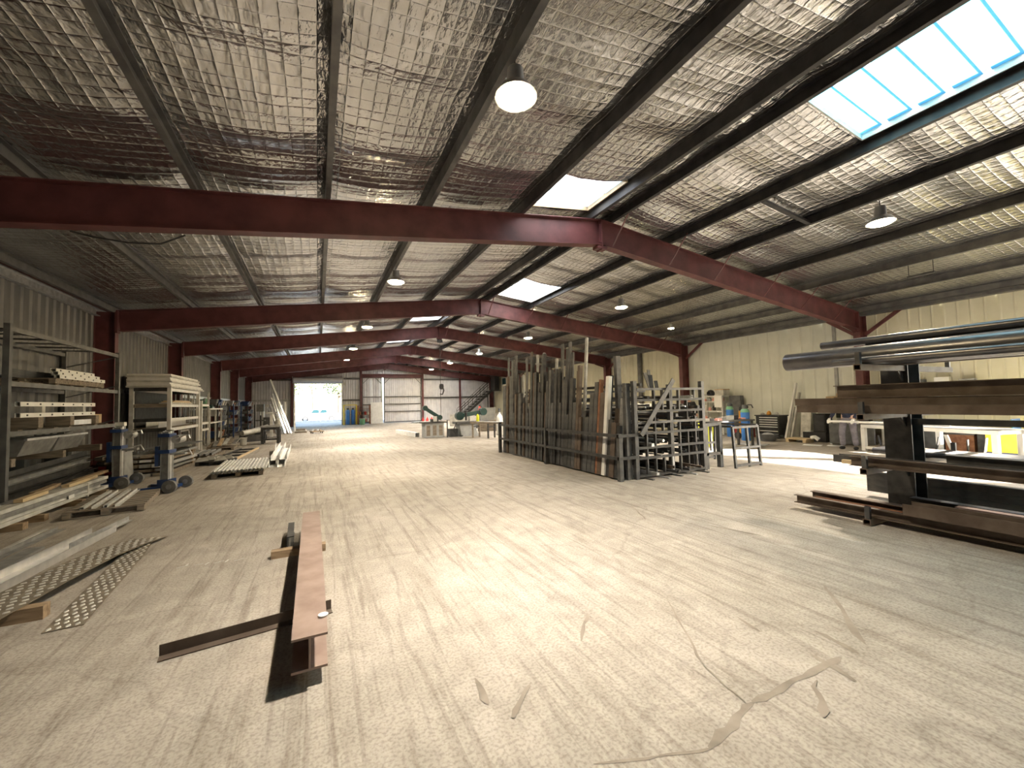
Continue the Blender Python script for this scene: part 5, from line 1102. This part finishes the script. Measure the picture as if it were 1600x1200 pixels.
# ledge with cartons on the wall
lg = thing('wall_ledge','grey steel ledge fixed along the cream wall behind the pipe rack','ledge',(16.6,5.4,1.42)); MB().box(-.14,.10,-1.9,2.9,-.03,0).build('board','grey_panel',lg)
for y in (-1.7,-.5,.7,1.9,2.7): MB().add([(-.12,y-.02,-.03),(.10,y-.02,-.03),(.10,y-.02,-.25),(-.12,y+.02,-.03),(.10,y+.02,-.03),(.10,y+.02,-.25)],[(0,1,2),(5,4,3),(0,3,4,1),(1,4,5,2),(2,5,3,0)]).build('bracket','grey_panel',lg)
for i,(y,h,m_) in enumerate([(8.06,.16,'cardboard'),(7.73,.26,'cardboard'),(7.40,.20,'pink'),(5.75,.62,'grey_dark'),(5.2,.66,'paper_white'),(4.7,.58,'grey_panel')]):
    o = MB().box(-.10,.10,-.16,.16,0,h).build('small_carton',m_,None,False,(16.58,y,1.421)); tag(o,['flat brown carton at the desk end of the wall ledge','taller brown carton on the wall ledge','pink carton on the wall ledge by the brown ones','dark carton on the wall ledge beyond the pipe rack\'s post','white carton on the wall ledge beside the dark one','grey carton at the doorway end of the wall ledge'][i],'carton','cartons on the wall ledge')
t = thing('wall_sign','small red and white sign on the cream wall by the frame','sign',(16.70,6.5,1.9)); MB().box(-.01,.01,-.14,.14,0,.22).build('plate','bright_red',t); MB().box(-.014,-.0105,-.06,.10,.05,.17).build('symbol','paper_white',t)
# ---- long white table
t = thing('long_table','long white welded table where the worker stands','table',(14.35,4.95,0),R_(-15))
for x in (-.38,.38):
    MB().box(x-.04,x+.04,-1.7,1.25,.66,.75).build('top_rail','white_paint',t); MB().box(x-.035,x+.035,-1.7,1.25,.06,.13).build('bottom_rail','white_paint',t)
    for y in (-1.62,-.1,1.2): MB().box(x-.05,x+.05,y-.05,y+.05,0,.659 if y else .66).build('leg','white_paint',t)
for y in (-1.62,1.2): MB().box(-.34,.34,y-.04,y+.04,.66,.74).build('end_rail','white_paint',t)
MB().box(-.40,.40,-1.72,1.27,.751,.765).build('top_plate','alu_dull',t)
MB().box(-.34,.34,-1.6,1.15,.131,.145).build('lower_shelf','timber_grey',t)
for i in range(8): o = MB().bar((0,0,0),(random.uniform(-.12,.12),random.uniform(-.1,.1),.28+.05*(i%3)),.10,.02).build('offcut_strip','white_paint' if i % 2 else 'steel_dark',None,False,(14.52+.02*i-.04,5.9-.28*i,.16)); tag(o,'offcut strip standing on the long table\'s lower shelf, %s from the worker' % ORD[i],'offcut','offcuts under the long table')
member('white_profile','white profile being worked, lying along the long table\'s edge','profile','box',(.06,.05,.004),(13.93,6.95,.85),(14.25,4.4,.795),'white_paint',None)
o = MB().box(-.1,.1,-.15,.15,0,.12).build('clamp_block','galv',None,False,(14.35,5.5,.766)); tag(o,'silver clamp block on the long table','clamp')
t = thing('yellow_crate','yellow crate on a blue dolly past the end of the long table','crate',(15.45,3.75,0)); MB().box(-.35,.35,-.3,.3,.12,.62).build('body','yellow',t); MB().box(-.38,.38,-.33,.33,.05,.12).build('dolly','blue_paint',t)
for x in (-.3,.3):
    for y in (-.25,.25): MB().cyl((x-.02,y,.025),(x+.02,y,.025),.025,n=8).build('castor','rubber',t)
for i in range(4):
    t = thing('scrap_crate','dark scrap crate under the wall ledge, %s from the frame column' % ORD[i],'crate',(16.2,6.0-.62*i,0),0,'dark crates under the ledge'); MB().box(-.28,.28,-.28,.28,0,.45+.08*(i%2)).build('body',['steel_brown','grey_dark','rust','steel_dark'][i],t); MB().box(-.3,.3,-.3,.3,.455+.08*(i%2),.49+.08*(i%2)).build('rim','steel_mid',t)
o = MB().box(-.3,.3,-.012,.012,0,.9).build('blue_tarp','gas_blue',None,False,(16.2,3.6,.62)); o.location=(16.3,3.78,.0); o.rotation_euler=(R_(-3),0,0); tag(o,'blue panel leaning near the yellow crate','panel')

# ================================================================== people
def skin(name, pts, edges, radii, m, parent, root=0, sub=2):
    me = bpy.data.meshes.new(name); me.from_pydata([tuple(p) for p in pts], edges, []); me.materials.append(MATS[m])
    o = bpy.data.objects.new(name, me); COL.objects.link(o); o.parent = parent
    md = o.modifiers.new('skin','SKIN'); md.use_smooth_shade = True
    sv = me.skin_vertices[0].data if len(me.skin_vertices) else None
    for i, r in enumerate(radii):
        sv[i].radius = (r, r) if not isinstance(r, tuple) else r; sv[i].use_root = (i == root)
    sm = o.modifiers.new('sub','SUBSURF'); sm.levels = sub; sm.render_levels = sub
    return o
def hand(name, parent, wrist, d, n, m):
    """Palm and five bent fingers; d: wrist to knuckles, n: the way the palm faces."""
    wrist, d, n = Vector(wrist), Vector(d).normalized(), Vector(n).normalized(); s = d.cross(n).normalized()
    pts = [wrist, wrist+d*.05, wrist+d*.09]; ed = [(0,1),(1,2)]; rad = [.028,.036,.034]
    for k,(off,ln) in enumerate(((-.030,.070),(-.010,.080),(.011,.076),(.031,.060))):
        b = wrist+d*.085+s*off; i = len(pts); pts += [b, b+d*ln*.45+n*.008, b+d*ln*.7+n*ln*.42, b+d*ln*.55+n*ln*.78]; ed += [(2,i),(i,i+1),(i+1,i+2),(i+2,i+3)]; rad += [.012,.010,.0095,.008]
    i = len(pts); b = wrist+d*.03-s*.036; pts += [b, b-s*.022+d*.03+n*.015, b-s*.015+d*.05+n*.045]; ed += [(1,i),(i,i+1),(i+1,i+2)]; rad += [.014,.012,.010]
    return skin(name, pts, ed, rad, m, parent, 1)
def person(label, loc, rot, jacket, trousers, arms, beard=False, glove='skin', stride=.0):
    t = thing('person', label, 'person', loc, rot)
    hipL, hipR = V(-.10,0,.92), V(.10,0,.92); kL, kR = V(-.13,-.05-stride,.50), V(.13,-.02+stride,.50); aL, aR = V(-.15,.03-stride,.10), V(.15,.02+stride,.10)
    tL, tR = aL+V(-.02,-.17,-.06), aR+V(.02,-.17,-.06)
    sL, sR = V(-.19,.0,1.42), V(.19,.0,1.42); (eL, wL), (eR, wR) = [(Vector(a), Vector(b)) for a, b in arms]
    P_ = [V(0,0,.95),V(0,0,1.15),V(0,.01,1.36),V(0,.0,1.49),V(0,-.015,1.58),V(0,-.02,1.67),V(0,-.01,1.73),hipL,kL,aL,hipR,kR,aR,sL,eL,wL,sR,eR,wR]
    E_ = [(0,1),(1,2),(2,3),(3,4),(4,5),(5,6),(0,7),(7,8),(8,9),(0,10),(10,11),(11,12),(2,13),(13,14),(14,15),(2,16),(16,17),(17,18)]
    skin('body', P_, E_, [.12,.12,.13,.055,.075,.088,.06,.085,.055,.04,.085,.055,.04,.055,.042,.03,.055,.042,.03], 'skin', t)
    skin('trousers', [V(0,0,.99),V(0,0,.93),hipL,kL,aL+V(0,0,.0),hipR,kR,aR], [(0,1),(1,2),(2,3),(3,4),(1,5),(5,6),(6,7)], [(.155,.125),(.15,.125),.108,.082,.072,.108,.082,.072], trousers, t, 1)
    skin('jacket', [V(0,0,.93),V(0,0,1.12),V(0,.01,1.33),V(0,.0,1.46),sL,eL,wL,sR,eR,wR], [(0,1),(1,2),(2,3),(2,4),(4,5),(5,6),(2,7),(7,8),(8,9)], [(.165,.135),(.155,.13),(.165,.14),.075,.078,.060,.048,.078,.060,.048], jacket, t, 1)
    for a, b in ((aL, tL), (aR, tR)): skin('shoe', [a+V(0,.05,-.055), a+V(0,-.03,-.04), b+V(0,.02,.01)], [(0,1),(1,2)], [.045,.052,.042], 'cloth_black', t, 1, 1)
    for (e_, w_) in ((eL, wL), (eR, wR)): hand('glove' if glove == 'glove' else 'hand', t, w_, (w_-e_), (0,0,-1) if abs((w_-e_).normalized().z) < .8 else (0,-1,0), glove)
    MB().lathe([(.03,.14),(.075,.115),(.098,.06),(.102,.0),(.09,-.05)],(0,.012,1.66),14).build('hair','hair',t,True)
    for s in (-1,1):
        MB().lathe([(.004,-.012),(.012,-.006),(.012,.006),(.004,.012)],(s*.034,-.098,1.655),8).build('eye','paper_white',t,True); MB().lathe([(.006,-.03),(.014,-.015),(.016,.012),(.006,.03)],(s*.096,.0,1.645),8).build('ear','skin',t,True)
        MB().box(s*.034-.018,s*.034+.018,-.105,-.090,1.678,1.686).build('eyebrow','hair',t)
    MB().add([(-.012,-.092,1.655),(.012,-.092,1.655),(.018,-.095,1.605),(-.018,-.095,1.605),(0,-.128,1.61)],[(0,1,4),(1,2,4),(2,3,4),(3,0,4)]).build('nose','skin',t); MB().box(-.026,.026,-.096,-.082,1.575,1.585).build('mouth','pink',t)
    if beard: MB().lathe([(.03,-.05),(.07,-.02),(.082,.02),(.07,.05)],(0,-.022,1.565),12).build('beard','hair',t,True)
    return t
person('person in navy top, grey trousers and white gloves holding a white profile',(14.22,6.55,0),R_(-90),'cloth_navy','cloth_grey',[((-.30,-.05,1.15),(-.34,-.24,.93)),((.30,-.05,1.15),(.26,-.24,.93))],False,'glove',.04)
person('person in teal top and grey trousers at the far side of the long table',(15.35,6.0,0),R_(-70),'cloth_teal','cloth_grey',[((-.30,-.10,1.15),(-.30,-.36,1.02)),((.30,-.02,1.15),(.34,-.20,.98))],False,'glove',.02)
person('person in a black jacket standing by the white wall shelf',(15.55,13.35,0),R_(-50),'cloth_black','cloth_black',[((-.27,-.02,1.15),(-.28,-.16,.93)),((.27,-.02,1.15),(.28,-.12,.92))],True,'skin',.0)
